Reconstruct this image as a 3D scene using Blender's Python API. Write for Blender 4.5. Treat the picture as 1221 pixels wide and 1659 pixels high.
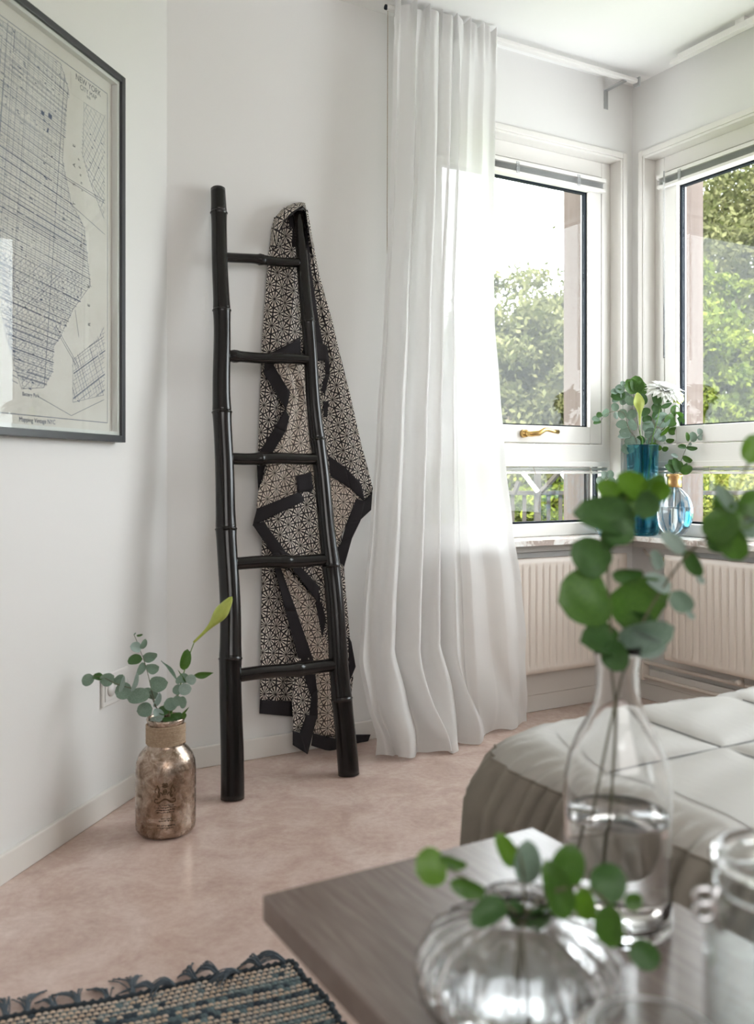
import bpy, math, random
import numpy as np
from mathutils import Matrix, Vector, Euler

random.seed(7)
sc = bpy.context.scene
for o in list(bpy.data.objects):
    bpy.data.objects.remove(o, do_unlink=True)
C = sc.collection
rad = math.radians

# ------------------------------------------------------------------ camera, sky, lights, exposure
F_PX, CX, HZ, EYE = 1469.0, 610.5, 765.0, 0.95
cam_d = bpy.data.cameras.new('camera')
cam = bpy.data.objects.new('camera', cam_d)
C.objects.link(cam)
cam.location = (0, 0, EYE)
cam.rotation_euler = (rad(90), 0, 0)
cam_d.sensor_fit = 'HORIZONTAL'
cam_d.sensor_width = 24.0
cam_d.lens = F_PX / 1221 * 24.0
cam_d.shift_y = -(829.5 - HZ) / 1221
cam_d.clip_start = 0.05
cam_d.clip_end = 300
cam_d.dof.use_dof = True
cam_d.dof.focus_distance = 3.3
cam_d.dof.aperture_fstop = cam_d.lens / 1000 / 0.0088
sc.camera = cam

world = bpy.data.worlds.new('sky')
sc.world = world
world.use_nodes = True
bg = world.node_tree.nodes['Background']
bg.inputs['Color'].default_value = (0.93, 0.965, 1.0, 1)
bg.inputs['Strength'].default_value = 8.5

def area(name, loc, target, sx, sy, power, color=(1, 1, 1)):
    d = bpy.data.lights.new(name, 'AREA')
    d.shape = 'RECTANGLE'; d.size = sx; d.size_y = sy; d.energy = power; d.color = color
    o = bpy.data.objects.new(name, d); C.objects.link(o)
    o.location = loc
    o.rotation_euler = (Vector(target) - Vector(loc)).to_track_quat('-Z', 'Y').to_euler()
    return o
area('fill_light', (0.9, -1.6, 1.9), (0.1, 3.0, 1.3), 2.2, 1.5, 36, (1, .975, .95))  # unseen area light, added behind the camera to brighten the interior
sun_d = bpy.data.lights.new('sun', 'SUN'); sun_d.energy = 22; sun_d.angle = rad(3); sun_d.color = (1, .95, .86)
sun = bpy.data.objects.new('sun', sun_d); C.objects.link(sun)
sun.rotation_euler = (rad(40), 0, rad(-20))

sc.view_settings.view_transform = 'Standard'
sc.view_settings.look = 'None'
sc.view_settings.gamma = 1
sc.view_settings.use_curve_mapping = False
sc.view_settings.exposure = 0.17

# ------------------------------------------------------------------ helpers
class Frame:
    """local frame of a wall: x along it, y outwards, z up"""
    def __init__(s, ox, oy, deg):
        s.o = Vector((ox, oy, 0)); s.a = rad(deg)
        s.x = Vector((math.cos(s.a), math.sin(s.a), 0)); s.y = Vector((-math.sin(s.a), math.cos(s.a), 0))
    def p(s, x, y, z=0.0):
        return s.o + s.x * x + s.y * y + Vector((0, 0, z))
    def hit(s, px, py, w=0.0):
        dx = (px - CX) / F_PX
        O = s.o + s.y * w
        k = (O.x * s.y.x + O.y * s.y.y) / (dx * s.y.x + s.y.y)
        return Vector((dx * k, k, EYE + (HZ - py) / F_PX * k))
    def loc(s, v):
        d = v - s.o
        return d.dot(s.x), d.dot(s.y), v.z
LX, LY = -.664, 2.866
RX, RY = 1.092, 3.88
FB = Frame(LX, LY, 30)          # back wall (ladder, first window)
FR = Frame(RX, RY, -60)         # right wall (second window)
FL = Frame(LX, LY, 74.92)       # left wall, x is negative inside the room
W0 = Frame(0, 0, 0)

def at(px, py, Y):
    return Vector(((px - CX) / F_PX * Y, Y, EYE + (HZ - py) / F_PX * Y))

class MB:
    def __init__(s): s.v = []; s.f = []; s.uv = []; s.smooth = True
    def add(s, vs, fs, uvs=None):
        b = len(s.v); s.v += [Vector(v) for v in vs]
        for f in fs: s.f.append([i + b for i in f])
        if uvs is None: uvs = [(0, 0)] * len(vs)
        s.uv += uvs
        return s
    def box(s, F, x0, x1, y0, y1, z0, z1):
        vs = [F.p(x, y, z) for z in (z0, z1) for y in (y0, y1) for x in (x0, x1)]
        return s.add(vs, [(0, 2, 3, 1), (4, 5, 7, 6), (0, 1, 5, 4), (2, 6, 7, 3), (0, 4, 6, 2), (1, 3, 7, 5)])
    def tube(s, pts, radii, seg=10, cap=True, squash=None):
        pts = [Vector(p) for p in pts]
        if not hasattr(radii, '__len__'): radii = [radii] * len(pts)
        vs = []; prev = None
        for i, p in enumerate(pts):
            a = pts[max(i - 1, 0)]; b = pts[min(i + 1, len(pts) - 1)]
            t = (b - a).normalized()
            if prev is None:
                ref = Vector((0, 0, 1)) if abs(t.z) < .9 else Vector((0, 1, 0))
                n = t.cross(ref).normalized()
            else:
                n = (prev - t * prev.dot(t)).normalized()
            prev = n; m = t.cross(n)
            for k in range(seg):
                c = 2 * math.pi * k / seg
                vs.append(p + (n * math.cos(c) + m * math.sin(c) * (squash or 1)) * radii[i])
        fs = []
        for i in range(len(pts) - 1):
            for k in range(seg):
                k2 = (k + 1) % seg
                fs.append((i * seg + k, i * seg + k2, (i + 1) * seg + k2, (i + 1) * seg + k))
        if cap:
            fs.append(tuple(range(seg))[::-1]); fs.append(tuple(range((len(pts) - 1) * seg, len(pts) * seg)))
        return s.add(vs, fs)
    def lathe(s, prof, c, seg=48, F=W0, sy=1.0, rfun=None, close=False):
        vs = []
        for (r, z) in prof:
            for k in range(seg):
                a = 2 * math.pi * k / seg
                rr = r * (rfun(a, z, r) if rfun else 1)
                vs.append(Vector(c) + F.x * (rr * math.cos(a)) + F.y * (rr * math.sin(a) * sy) + Vector((0, 0, z)))
        fs = []; n = len(prof)
        for i in range(n - 1 + (1 if close else 0)):
            j = (i + 1) % n
            for k in range(seg):
                k2 = (k + 1) % seg
                fs.append((i * seg + k, i * seg + k2, j * seg + k2, j * seg + k))
        if not close:
            if prof[0][0] > 1e-6: fs.append(tuple(range(seg))[::-1])
            if prof[-1][0] > 1e-6: fs.append(tuple(range((n - 1) * seg, n * seg)))
        return s.add(vs, fs)
    def grid(s, fn, nu, nv, uvfn=None, wrap=False):
        vs = []; uvs = []
        for j in range(nv + 1):
            for i in range(nu + 1):
                u, v = i / nu, j / nv
                vs.append(fn(u, v)); uvs.append(uvfn(u, v) if uvfn else (u, v))
        fs = [(j * (nu + 1) + i, j * (nu + 1) + i + 1, (j + 1) * (nu + 1) + i + 1, (j + 1) * (nu + 1) + i)
              for j in range(nv) for i in range(nu)]
        return s.add(vs, fs, uvs)

MW = {}
def setp(o, label=None, cat=None, group=None, kind=None):
    if label: o['label'] = label
    if cat: o['category'] = cat
    if group: o['group'] = group
    if kind: o['kind'] = kind
    return o
def thing(name, loc, label=None, cat=None, group=None, kind=None, deg=0.0):
    o = bpy.data.objects.new(name, None); C.objects.link(o)
    o.empty_display_size = .05
    o.location = loc; o.rotation_euler = (0, 0, rad(deg))
    MW[o.name] = Matrix.Translation(Vector(loc)) @ Matrix.Rotation(rad(deg), 4, 'Z')
    return setp(o, label, cat, group, kind)
def build(name, mb, mat, parent=None, bevel=0, smooth=None, solid=0, sub=0, label=None, origin=None, seg=2):
    me = bpy.data.meshes.new(name)
    if parent is not None: M = MW[parent.name]
    elif origin is not None: M = Matrix.Translation(Vector(origin))
    else: M = Matrix.Identity(4)
    Mi = M.inverted()
    me.from_pydata([tuple(Mi @ v) for v in mb.v], [], mb.f)
    uvl = me.uv_layers.new(name='UVMap')
    vi = np.zeros(len(me.loops), dtype=np.int64); me.loops.foreach_get('vertex_index', vi)
    uvl.data.foreach_set('uv', np.array(mb.uv, dtype=np.float32)[vi].ravel())
    if mat: me.materials.append(mat)
    o = bpy.data.objects.new(name, me); C.objects.link(o)
    if parent is not None:
        o.parent = parent
    else:
        o.matrix_world = M
    MW[o.name] = M.copy() if parent is None else MW[parent.name].copy()
    sm = smooth if smooth is not None else (bevel == 0)
    if sm:
        me.shade_smooth()
    if solid:
        m = o.modifiers.new('solid', 'SOLIDIFY'); m.thickness = solid; m.offset = 0
    if sub:
        m = o.modifiers.new('sub', 'SUBSURF'); m.levels = sub; m.render_levels = sub
    if bevel:
        m = o.modifiers.new('bevel', 'BEVEL'); m.width = bevel; m.segments = seg; m.limit_method = 'ANGLE'
    if label: o['label'] = label
    return o

# ------------------------------------------------------------------ materials
def principled(name, col, rough=.5, metal=0, **kw):
    m = bpy.data.materials.new(name); m.use_nodes = True
    b = m.node_tree.nodes['Principled BSDF']
    b.inputs['Base Color'].default_value = (*col, 1)
    b.inputs['Roughness'].default_value = rough
    b.inputs['Metallic'].default_value = metal
    for k, v in kw.items():
        b.inputs[k].default_value = v
    return m
class N:
    """small node-building aid"""
    def __init__(s, m): s.nt = m.node_tree; s.b = s.nt.nodes.get('Principled BSDF')
    def new(s, t, **kw):
        n = s.nt.nodes.new(t)
        for k, v in kw.items(): setattr(n, k, v)
        return n
    def link(s, a, b): s.nt.links.new(a, b)
    def math(s, op, a, b=None, c=None):
        n = s.new('ShaderNodeMath', operation=op)
        for i, x in enumerate((a, b, c)):
            if x is None: continue
            if isinstance(x, (int, float)): n.inputs[i].default_value = x
            else: s.link(x, n.inputs[i])
        return n.outputs[0]
    def noise(s, scale, detail=4, rough=.5, vec=None, dist=0):
        n = s.new('ShaderNodeTexNoise'); n.inputs['Scale'].default_value = scale
        n.inputs['Detail'].default_value = detail; n.inputs['Roughness'].default_value = rough
        n.inputs['Distortion'].default_value = dist
        if vec is not None: s.link(vec, n.inputs['Vector'])
        return n.outputs['Fac']
    def obj(s): return s.new('ShaderNodeTexCoord').outputs['Object']
    def uv(s): return s.new('ShaderNodeTexCoord').outputs['UV']
    def mapping(s, vec, scale=(1, 1, 1), rot=(0, 0, 0)):
        n = s.new('ShaderNodeMapping'); n.inputs['Scale'].default_value = scale; n.inputs['Rotation'].default_value = rot
        s.link(vec, n.inputs['Vector']); return n.outputs[0]
    def ramp(s, fac, stops):
        n = s.new('ShaderNodeValToRGB'); cr = n.color_ramp
        while len(cr.elements) < len(stops): cr.elements.new(.5)
        for e, (p, c) in zip(cr.elements, stops):
            e.position = p; e.color = (*c, 1)
        s.link(fac, n.inputs[0]); return n.outputs[0]
    def mix(s, fac, a, b):
        n = s.new('ShaderNodeMix', data_type='RGBA')
        if isinstance(fac, (int, float)): n.inputs[0].default_value = fac
        else: s.link(fac, n.inputs[0])
        for i, x in ((6, a), (7, b)):
            if isinstance(x, tuple): n.inputs[i].default_value = (*x, 1)
            else: s.link(x, n.inputs[i])
        return n.outputs[2]
    def bump(s, h, strength=.3, dist=.005):
        n = s.new('ShaderNodeBump'); n.inputs['Strength'].default_value = strength; n.inputs['Distance'].default_value = dist
        s.link(h, n.inputs['Height']); s.link(n.outputs[0], s.b.inputs['Normal']); return n.outputs[0]
    def color(s, c): s.link(c, s.b.inputs['Base Color'])

M = {}
m = M['wall'] = principled('wall_paint', (.80, .79, .775), .55); k = N(m); k.bump(k.noise(220, 3, .6, k.obj()), .08, .002)
m = M['ceiling'] = principled('ceiling_paint', (.90, .895, .885), .8)
M['trim'] = principled('trim_paint', (.80, .775, .74), .38)
M['base'] = principled('baseboard_paint', (.78, .75, .71), .35)
M['radiator'] = principled('radiator_enamel', (.74, .665, .60), .4)
m = M['floor'] = principled('linoleum', (.7, .5, .45), .23); k = N(m)
o_ = k.obj()
n1 = k.noise(7, 8, .68, o_, .6); n2 = k.noise(55, 5, .7, o_)
c1 = k.ramp(n1, [(.30, (.53, .385, .33)), (.5, (.64, .49, .43)), (.68, (.74, .60, .54))])
c2 = k.ramp(n2, [(.3, (.86, .82, .80)), (.7, (1.0, 1.0, 1.0))])
mm = k.new('ShaderNodeMix', data_type='RGBA', blend_type='MULTIPLY'); mm.inputs[0].default_value = 1
k.link(c1, mm.inputs[6]); k.link(c2, mm.inputs[7]); k.color(mm.outputs[2]); k.bump(n2, .04, .002)
# lacquered bamboo
m = M['bamboo'] = principled('black_lacquer_bamboo', (.012, .010, .010), .2, 0, **{'Specular IOR Level': .45}); k = N(m)
vec = k.mapping(k.obj(), (90, 90, 3))
nn = k.noise(1.0, 5, .65, vec)
k.color(k.ramp(nn, [(.45, (.005, .005, .005)), (.68, (.010, .006, .006)), (.84, (.04, .014, .009))]))
sp = k.noise(60, 6, .8, k.mapping(k.obj(), (2, 2, .6)))
k.link(k.ramp(sp, [(.3, (.10, .10, .10)), (.75, (.26, .26, .26))]), k.b.inputs['Roughness'])
M['bamboo_cut'] = principled('bamboo_cut_end', (.05, .03, .022), .5)
# patterned cotton: six families of lines on a triangular lattice, petals left pale
def pattern_mat(name, pale, dark, thr):
    m = principled(name, pale, .9); k = N(m)
    sep = k.new('ShaderNodeSeparateXYZ'); k.link(k.uv(), sep.inputs[0])
    X, Y = sep.outputs[0], sep.outputs[1]
    a = .052
    def fam(deg, spacing, thick):
        d = rad(deg)
        v = k.math('ADD', k.math('MULTIPLY', X, math.cos(d) / spacing), k.math('MULTIPLY', Y, math.sin(d) / spacing))
        fr = k.math('ABSOLUTE', k.math('SUBTRACT', k.math('FRACT', k.math('ADD', v, .5)), .5))
        return k.math('MULTIPLY', fr, spacing / thick)
    d1 = None
    for deg in (90, 150, 30):
        f = fam(deg, a * math.sqrt(3) / 2, .0021 * thr)
        d1 = f if d1 is None else k.math('MINIMUM', d1, f)
    for deg in (0, 60, 120):
        f = fam(deg, a / 2, .0018 * thr)
        d1 = k.math('MINIMUM', d1, f)
    sv = None
    for deg in (90, 150, 30):
        d = rad(deg); spc = a * math.sqrt(3) / 2
        v = k.math('ADD', k.math('MULTIPLY', X, math.cos(d) * 2 * math.pi / spc), k.math('MULTIPLY', Y, math.sin(d) * 2 * math.pi / spc))
        cs = k.math('COSINE', v); sv = cs if sv is None else k.math('ADD', sv, cs)
    thin = k.math('MULTIPLY_ADD', k.math('MAXIMUM', sv, 0), -.27, 1.22)
    # rounded petal tips: dots on the finer lattice
    s3 = None
    for deg in (0, 60, 120):
        d = rad(deg)
        v = k.math('ADD', k.math('MULTIPLY', X, math.cos(d) * 2 * math.pi * 2 / a), k.math('MULTIPLY', Y, math.sin(d) * 2 * math.pi * 2 / a))
        cs = k.math('COSINE', v)
        s3 = cs if s3 is None else k.math('ADD', s3, cs)
    dots = k.math('LESS_THAN', s3, -1.28 - (.1 if thr < 1 else 0))
    line = k.math('LESS_THAN', d1, thin)
    ink = k.math('MAXIMUM', line, dots)
    k.color(k.mix(ink, pale, dark))
    k.bump(k.noise(500, 2, .5, k.obj()), .15, .001)
    return m
M['cloth'] = pattern_mat('printed_cotton', (.74, .68, .61), (.022, .017, .02), 1.0)
M['cloth_rev'] = pattern_mat('printed_cotton_reverse', (.78, .69, .60), (.075, .055, .05), .8)
m = M['black_cloth'] = principled('black_cotton', (.016, .013, .016), .85); k = N(m); k.bump(k.noise(300, 3, .6, k.obj()), .3, .002)
# sheer curtain
m = M['sheer'] = bpy.data.materials.new('sheer_white_voile'); m.use_nodes = True
nt = m.node_tree; nt.nodes.clear()
out = nt.nodes.new('ShaderNodeOutputMaterial'); tr = nt.nodes.new('ShaderNodeBsdfTransparent')
df = nt.nodes.new('ShaderNodeBsdfDiffuse'); tl = nt.nodes.new('ShaderNodeBsdfTranslucent')
df.inputs[0].default_value = (.90, .89, .88, 1); tl.inputs[0].default_value = (.90, .90, .90, 1)
ma = nt.nodes.new('ShaderNodeMixShader'); mb_ = nt.nodes.new('ShaderNodeMixShader')
ma.inputs[0].default_value = .42; mb_.inputs[0].default_value = .93
nt.links.new(df.outputs[0], ma.inputs[1]); nt.links.new(tl.outputs[0], ma.inputs[2])
nt.links.new(tr.outputs[0], mb_.inputs[1]); nt.links.new(ma.outputs[0], mb_.inputs[2]); nt.links.new(mb_.outputs[0], out.inputs[0])
# window pane
m = M['pane'] = bpy.data.materials.new('window_glass'); m.use_nodes = True
nt = m.node_tree; nt.nodes.clear()
out = nt.nodes.new('ShaderNodeOutputMaterial'); tr = nt.nodes.new('ShaderNodeBsdfTransparent'); gl = nt.nodes.new('ShaderNodeBsdfGlossy')
gl.inputs['Roughness'].default_value = 0.0; lwn = nt.nodes.new('ShaderNodeLayerWeight'); lwn.inputs[0].default_value = .5
fp = nt.nodes.new('ShaderNodeMath'); fp.operation = 'POWER'; fp.inputs[1].default_value = 5; nt.links.new(lwn.outputs['Facing'], fp.inputs[0])
fz = nt.nodes.new('ShaderNodeMath'); fz.operation = 'MULTIPLY_ADD'; fz.inputs[1].default_value = .32; fz.inputs[2].default_value = .022; nt.links.new(fp.outputs[0], fz.inputs[0])
mx = nt.nodes.new('ShaderNodeMixShader'); tr.inputs[0].default_value = (.97, .985, .98, 1)
nt.links.new(fz.outputs[0], mx.inputs[0]); nt.links.new(tr.outputs[0], mx.inputs[1]); nt.links.new(gl.outputs[0], mx.inputs[2]); nt.links.new(mx.outputs[0], out.inputs[0])
m = M['thin_glass'] = m.copy(); m.name = 'thin_clear_glass'
for n_ in m.node_tree.nodes:
    if n_.type == 'MATH' and n_.operation == 'MULTIPLY_ADD': n_.inputs[1].default_value = .9; n_.inputs[2].default_value = .05
    if n_.type == 'MATH' and n_.operation == 'POWER': n_.inputs[1].default_value = 3.2
M['glass'] = principled('clear_glass', (1, 1, 1), 0.0, 0, **{'Transmission Weight': 1.0, 'IOR': 1.45})
M['water'] = principled('water', (.985, .99, .985), 0.0, 0, **{'Transmission Weight': 1.0, 'IOR': 1.33})
def tinted(name, c1, c2, scale, rough=0.02, lo=.42):
    m = principled(name, c1, rough, 0, **{'Transmission Weight': .92, 'IOR': 1.3}); k = N(m)
    v = k.mapping(k.obj(), scale)
    k.color(k.ramp(k.noise(1, 2, .5, v, .8), [(lo, c1), (lo + .12, c2)]))
    return m
M['teal_glass'] = tinted('teal_glass', (.02, .22, .34), (.22, .62, .70), (34, 34, 6))
M['stripe_glass'] = tinted('blue_striped_glass', (.06, .40, .66), (.95, .98, .99), (60, 60, 4), lo=.36)
m = M['gold'] = principled('brushed_brass', (.62, .40, .18), .3, 1.0); k = N(m); k.bump(k.noise(1, 3, .5, k.mapping(k.obj(), (300, 300, 8))), .2, .001)
M['brass'] = principled('aged_brass', (.66, .44, .17), .25, 1.0)
M['steel'] = principled('galvanised_steel', (.55, .56, .57), .35, 1.0)
M['wire'] = principled('bright_wire', (.85, .86, .88), .18, 1.0)
M['rubber'] = principled('dark_glazing_gasket', (.010, .014, .022), .8, 0, **{'Specular IOR Level': .2})
M['alu'] = principled('grey_aluminium_slat', (.66, .66, .65), .4, .2)
M['plastic'] = principled('white_plastic', (.82, .80, .78), .3)
M['clear_plastic'] = principled('clear_acrylic', (.95, .96, .98), .05, 0, **{'Transmission Weight': .85, 'IOR': 1.4})
m = M['sill'] = principled('marble', (.85, .83, .80), .2); k = N(m)
k.color(k.ramp(k.noise(9, 8, .7, k.obj(), 1.5), [(.42, (.46, .38, .34)), (.5, (.78, .74, .70)), (.6, (.86, .85, .83))]))
# outside timber
m = M['timber'] = principled('weathered_pink_timber', (.50, .36, .30), .7); k = N(m)
k.color(k.ramp(k.noise(1, 5, .6, k.mapping(k.obj(), (60, 60, 1.5))), [(.3, (.085, .055, .043)), (.7, (.125, .09, .075))]))
M['fence'] = principled('grey_weathered_wood', (.030, .027, .024), .9, 0, **{'Specular IOR Level': .1})
M['fence_white'] = principled('white_painted_batten', (.5, .5, .5), .6)
m = M['soffit'] = principled('soffit_boards', (.42, .37, .33), .7)
# picture
m = M['frame'] = principled('graphite_frame', (.035, .037, .042), .32); k = N(m)
M['frame_in'] = principled('frame_lining', (.76, .74, .72), .5)
m = M['paper'] = principled('map_paper', (.66, .62, .58), .9); k = N(m)
k.color(k.ramp(k.noise(5, 5, .6, k.obj()), [(.35, (.70, .645, .60)), (.65, (.77, .72, .685))]))
M['ink'] = principled('map_ink', (.09, .11, .19), .9)
M['ink_soft'] = principled('map_ink_pale', (.20, .22, .30), .9)
M['ink_dark'] = principled('map_lettering', (.08, .085, .11), .9)
# bottle
m = M['mercury'] = principled('bronze_mercury_glass', (.5, .38, .3), .25, .85); k = N(m)
mn = k.noise(26, 8, .75, k.obj(), .8)
k.color(k.ramp(mn, [(.33, (.13, .075, .04)), (.48, (.34, .25, .19)), (.62, (.58, .49, .42)), (.75, (.26, .165, .09))]))
k.link(k.ramp(k.noise(60, 5, .7, k.obj()), [(.35, (.12, .12, .12)), (.7, (.40, .40, .40))]), k.b.inputs['Roughness'])
k.bump(k.noise(90, 5, .7, k.obj()), .35, .002)
M['emblem'] = principled('gold_print', (.06, .028, .005), .5, .0)
M['emblem_dark'] = principled('faded_brown_print', (.035, .02, .012), .6)
m = M['twine'] = principled('jute_twine', (.40, .29, .20), .95); k = N(m)
k.color(k.ramp(k.noise(200, 4, .7, k.obj()), [(.3, (.30, .21, .14)), (.7, (.50, .38, .27))]))
# textiles
m = M['quilt'] = principled('grey_linen_quilt', (.44, .42, .385), .5, 0, **{'Sheen Weight': .15, 'Specular IOR Level': .6}); k = N(m)
k.bump(k.noise(1, 4, .6, k.mapping(k.obj(), (30, 90, 30))), .18, .004)
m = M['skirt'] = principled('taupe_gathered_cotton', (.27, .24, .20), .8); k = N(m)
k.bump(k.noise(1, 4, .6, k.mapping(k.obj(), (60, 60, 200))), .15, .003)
M['mattress'] = principled('white_ticking', (.8, .8, .78), .9)
m = M['wood'] = principled('dark_oak_veneer', (.13, .10, .09), .24, 0, **{'Specular IOR Level': .7}); k = N(m)
wv = k.mapping(k.obj(), (9, 140, 9))
k.color(k.ramp(k.noise(1, 6, .6, wv, .4), [(.3, (.155, .115, .098)), (.55, (.215, .168, .147)), (.75, (.27, .22, .195))]))
k.bump(k.noise(1, 6, .6, wv), .1, .001)
m = M['rug'] = principled('rag_rug', (.3, .3, .3), .95); k = N(m)
sep = k.new('ShaderNodeSeparateXYZ'); k.link(k.uv(), sep.inputs[0])
rowi = k.math('FLOOR', sep.outputs[1]); beadi = k.math('FLOOR', sep.outputs[0])
cmb = k.new('ShaderNodeCombineXYZ'); k.link(beadi, cmb.inputs[0]); k.link(rowi, cmb.inputs[1])
wn = k.new('ShaderNodeTexWhiteNoise', noise_dimensions='2D'); k.link(cmb.outputs[0], wn.inputs['Vector'])
rn = k.noise(.33, 2, .5, k.mapping(k.uv(), (.06, 1, 1)))
par = k.math('FRACT', k.math('MULTIPLY', k.math('ADD', beadi, rowi), .5))
beige = k.ramp(wn.outputs['Value'], [(0, (.50, .37, .27)), (.6, (.60, .48, .38)), (1, (.36, .35, .33))])
darkc = k.ramp(k.math('FRACT', k.math('MULTIPLY', wn.outputs['Value'], 7.3)), [(0, (.025, .035, .05)), (.6, (.07, .10, .12)), (1, (.16, .22, .23))])
bc = k.mix(k.math('GREATER_THAN', rn, .56), beige, k.ramp(wn.outputs['Value'], [(0, (.15, .21, .22)), (1, (.24, .28, .28))]))
fu = k.math('ABSOLUTE', k.math('SUBTRACT', k.math('FRACT', sep.outputs[0]), .5)); fv = k.math('ABSOLUTE', k.math('SUBTRACT', k.math('FRACT', sep.outputs[1]), .5))
gap_ = k.math('MAXIMUM', k.math('GREATER_THAN', fu, .40), k.math('GREATER_THAN', fv, .30))
rowd = k.math('GREATER_THAN', k.math('FRACT', k.math('MULTIPLY', rowi, .3713)), .84)
spk = k.math('GREATER_THAN', wn.outputs['Value'], .93)
k.color(k.mix(k.math('MAXIMUM', gap_, k.math('MAXIMUM', rowd, spk)), bc, darkc))
M['fringe'] = principled('slate_blue_yarn', (.10, .125, .15), .95)
M['binding'] = principled('navy_yarn', (.03, .04, .05), .95)
# plants
def leafmat(name, c1, c2, rough=.5, trans=.2, yel=.2, nsc=18):
    m = principled(name, c1, rough); k = N(m)
    k.color(k.ramp(k.noise(nsc, 4 if nsc > 10 else 6, .6, k.obj()), [(.36, c1), (.62, c2)]))
    col = k.b.inputs['Base Color'].links[0].from_socket
    tlz = k.new('ShaderNodeBsdfTranslucent'); k.link(k.mix(yel, col, (.20, .36, .02)), tlz.inputs[0])
    mxs = k.new('ShaderNodeMixShader'); mxs.inputs[0].default_value = trans
    k.link(k.b.outputs[0], mxs.inputs[1]); k.link(tlz.outputs[0], mxs.inputs[2])
    k.link(mxs.outputs[0], k.nt.nodes['Material Output'].inputs[0])
    return m
M['euc'] = leafmat('eucalyptus_leaf', (.155, .24, .185), (.24, .335, .27), .5)
M['euc_pale'] = leafmat('eucalyptus_leaf_pale', (.28, .37, .33), (.38, .48, .44), .5)
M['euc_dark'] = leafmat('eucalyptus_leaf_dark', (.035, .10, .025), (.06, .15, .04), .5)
M['euc_green'] = leafmat('green_leaf', (.045, .125, .018), (.08, .19, .03), .4, .3)
M['lime'] = leafmat('fresh_green_leaf', (.085, .21, .012), (.13, .28, .025), .4, .3)
M['lily'] = leafmat('lily_bud_yellow_green', (.44, .53, .09), (.56, .63, .16), .45)
M['stem'] = principled('brown_green_stem', (.13, .12, .07), .6)
M['stem_green'] = principled('green_stem', (.13, .26, .05), .5)
M['petal'] = leafmat('white_petal', (.90, .90, .87), (.93, .93, .91), .6, .35, 0)
M['bark'] = principled('bark', (.16, .12, .09), .9)
def treemat(name, a, b, c):
    m = leafmat(name, a, b, .8, .3, .1, 4.5); m.node_tree.nodes['Principled BSDF'].inputs['Specular IOR Level'].default_value = .12
    return m
M['tree_a'] = treemat('tree_leaf_grey', (.034, .038, .014), (.102, .102, .046), 0)
M['tree_b'] = treemat('tree_leaf_green', (.024, .040, .005), (.100, .118, .014), 0)
M['tree_c'] = treemat('tree_leaf_yellow', (.045, .07, .010), (.16, .165, .035), 0)
M['ground'] = principled('garden_ground', (.10, .14, .05), .9)

# ------------------------------------------------------------------ room shell
CEIL = 2.60
NEAR = 3.6                                   # how far the room goes behind the camera
SILLZ, TOPZ = .69, 2.281
O1a, O1b = .95, 1.966                        # window 1 opening along the back wall
O2a, O2b = .063, 1.75                        # window 2 opening along the right wall
TH = .24
lw_end = -6.2; rw_end = 7.0

mb = MB().add([(-6, -4.2, 0), (7, -4.2, 0), (7, 6, 0), (-6, 6, 0), (-6, -4.2, -.15), (7, -4.2, -.15), (7, 6, -.15), (-6, 6, -.15)],
              [(0, 1, 2, 3), (7, 6, 5, 4), (0, 4, 5, 1), (1, 5, 6, 2), (2, 6, 7, 3), (3, 7, 4, 0)])
# floor and ceiling follow the room outline
pA = FL.p(-6.2, 0.1); pL = Vector((LX, LY, 0)) + FB.y * .1 + FL.y * .1; pR = Vector((RX, RY, 0)) + FB.y * .1 + FR.y * .1; pB = FR.p(7.0, .1)
outline = [pA, pL, pR, pB]
def slab(z0, z1):
    n = len(outline)
    vs = [Vector((p.x, p.y, z0)) for p in outline] + [Vector((p.x, p.y, z1)) for p in outline]
    return MB().add(vs, [tuple(range(n)), tuple(range(2 * n - 1, n - 1, -1))] + [(i, i + n, (i + 1) % n + n, (i + 1) % n) for i in range(n)])
def struct(name, mb, mat, **kw):
    o = build(name, mb, mat, smooth=False, **kw); o['kind'] = 'structure'; return o
struct('floor', slab(-.15, 0), M['floor'])
struct('ceiling', slab(CEIL, CEIL + .15), M['ceiling'])
struct('wall_left', MB().box(FL, lw_end, .05, 0, .14, 0, CEIL), M['wall'])
def wall_open(F, xa, xb, oa, ob):
    return (MB().box(F, xa, oa, 0, TH, 0, CEIL).box(F, ob, xb, 0, TH, 0, CEIL)
            .box(F, oa, ob, 0, TH, 0, SILLZ - .02).box(F, oa, ob, 0, TH, TOPZ, CEIL))
struct('wall_back', wall_open(FB, 0, 2.028, O1a, O1b), M['wall'])
struct('wall_right', wall_open(FR, 0, rw_end, O2a, O2b), M['wall'])
nb = Frame(pA.x, pA.y, math.degrees(math.atan2(pB.y - pA.y, pB.x - pA.x)))
struct('wall_near', MB().box(nb, -.2, (pB - pA).length + .2, -.14, 0, 0, CEIL), M['wall'])

def baseboard(name, F, a, b):
    mb = MB().box(F, a, b, -.014, 0, 0, .068)
    return struct(name, mb, M['base'], bevel=.003)
baseboard('baseboard_left', FL, lw_end + .1, -.006)
baseboard('baseboard_back', FB, .012, 2.02)
baseboard('baseboard_right', FR, .012, rw_end - .3)
struct('trim_1', MB().box(FB, O1a - .02, 2.012, -.02, 0, .069, .16), M['base'], bevel=.003)
struct('trim_2', MB().box(FR, .022, 2.4, -.02, 0, .069, .13), M['base'], bevel=.003)
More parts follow.
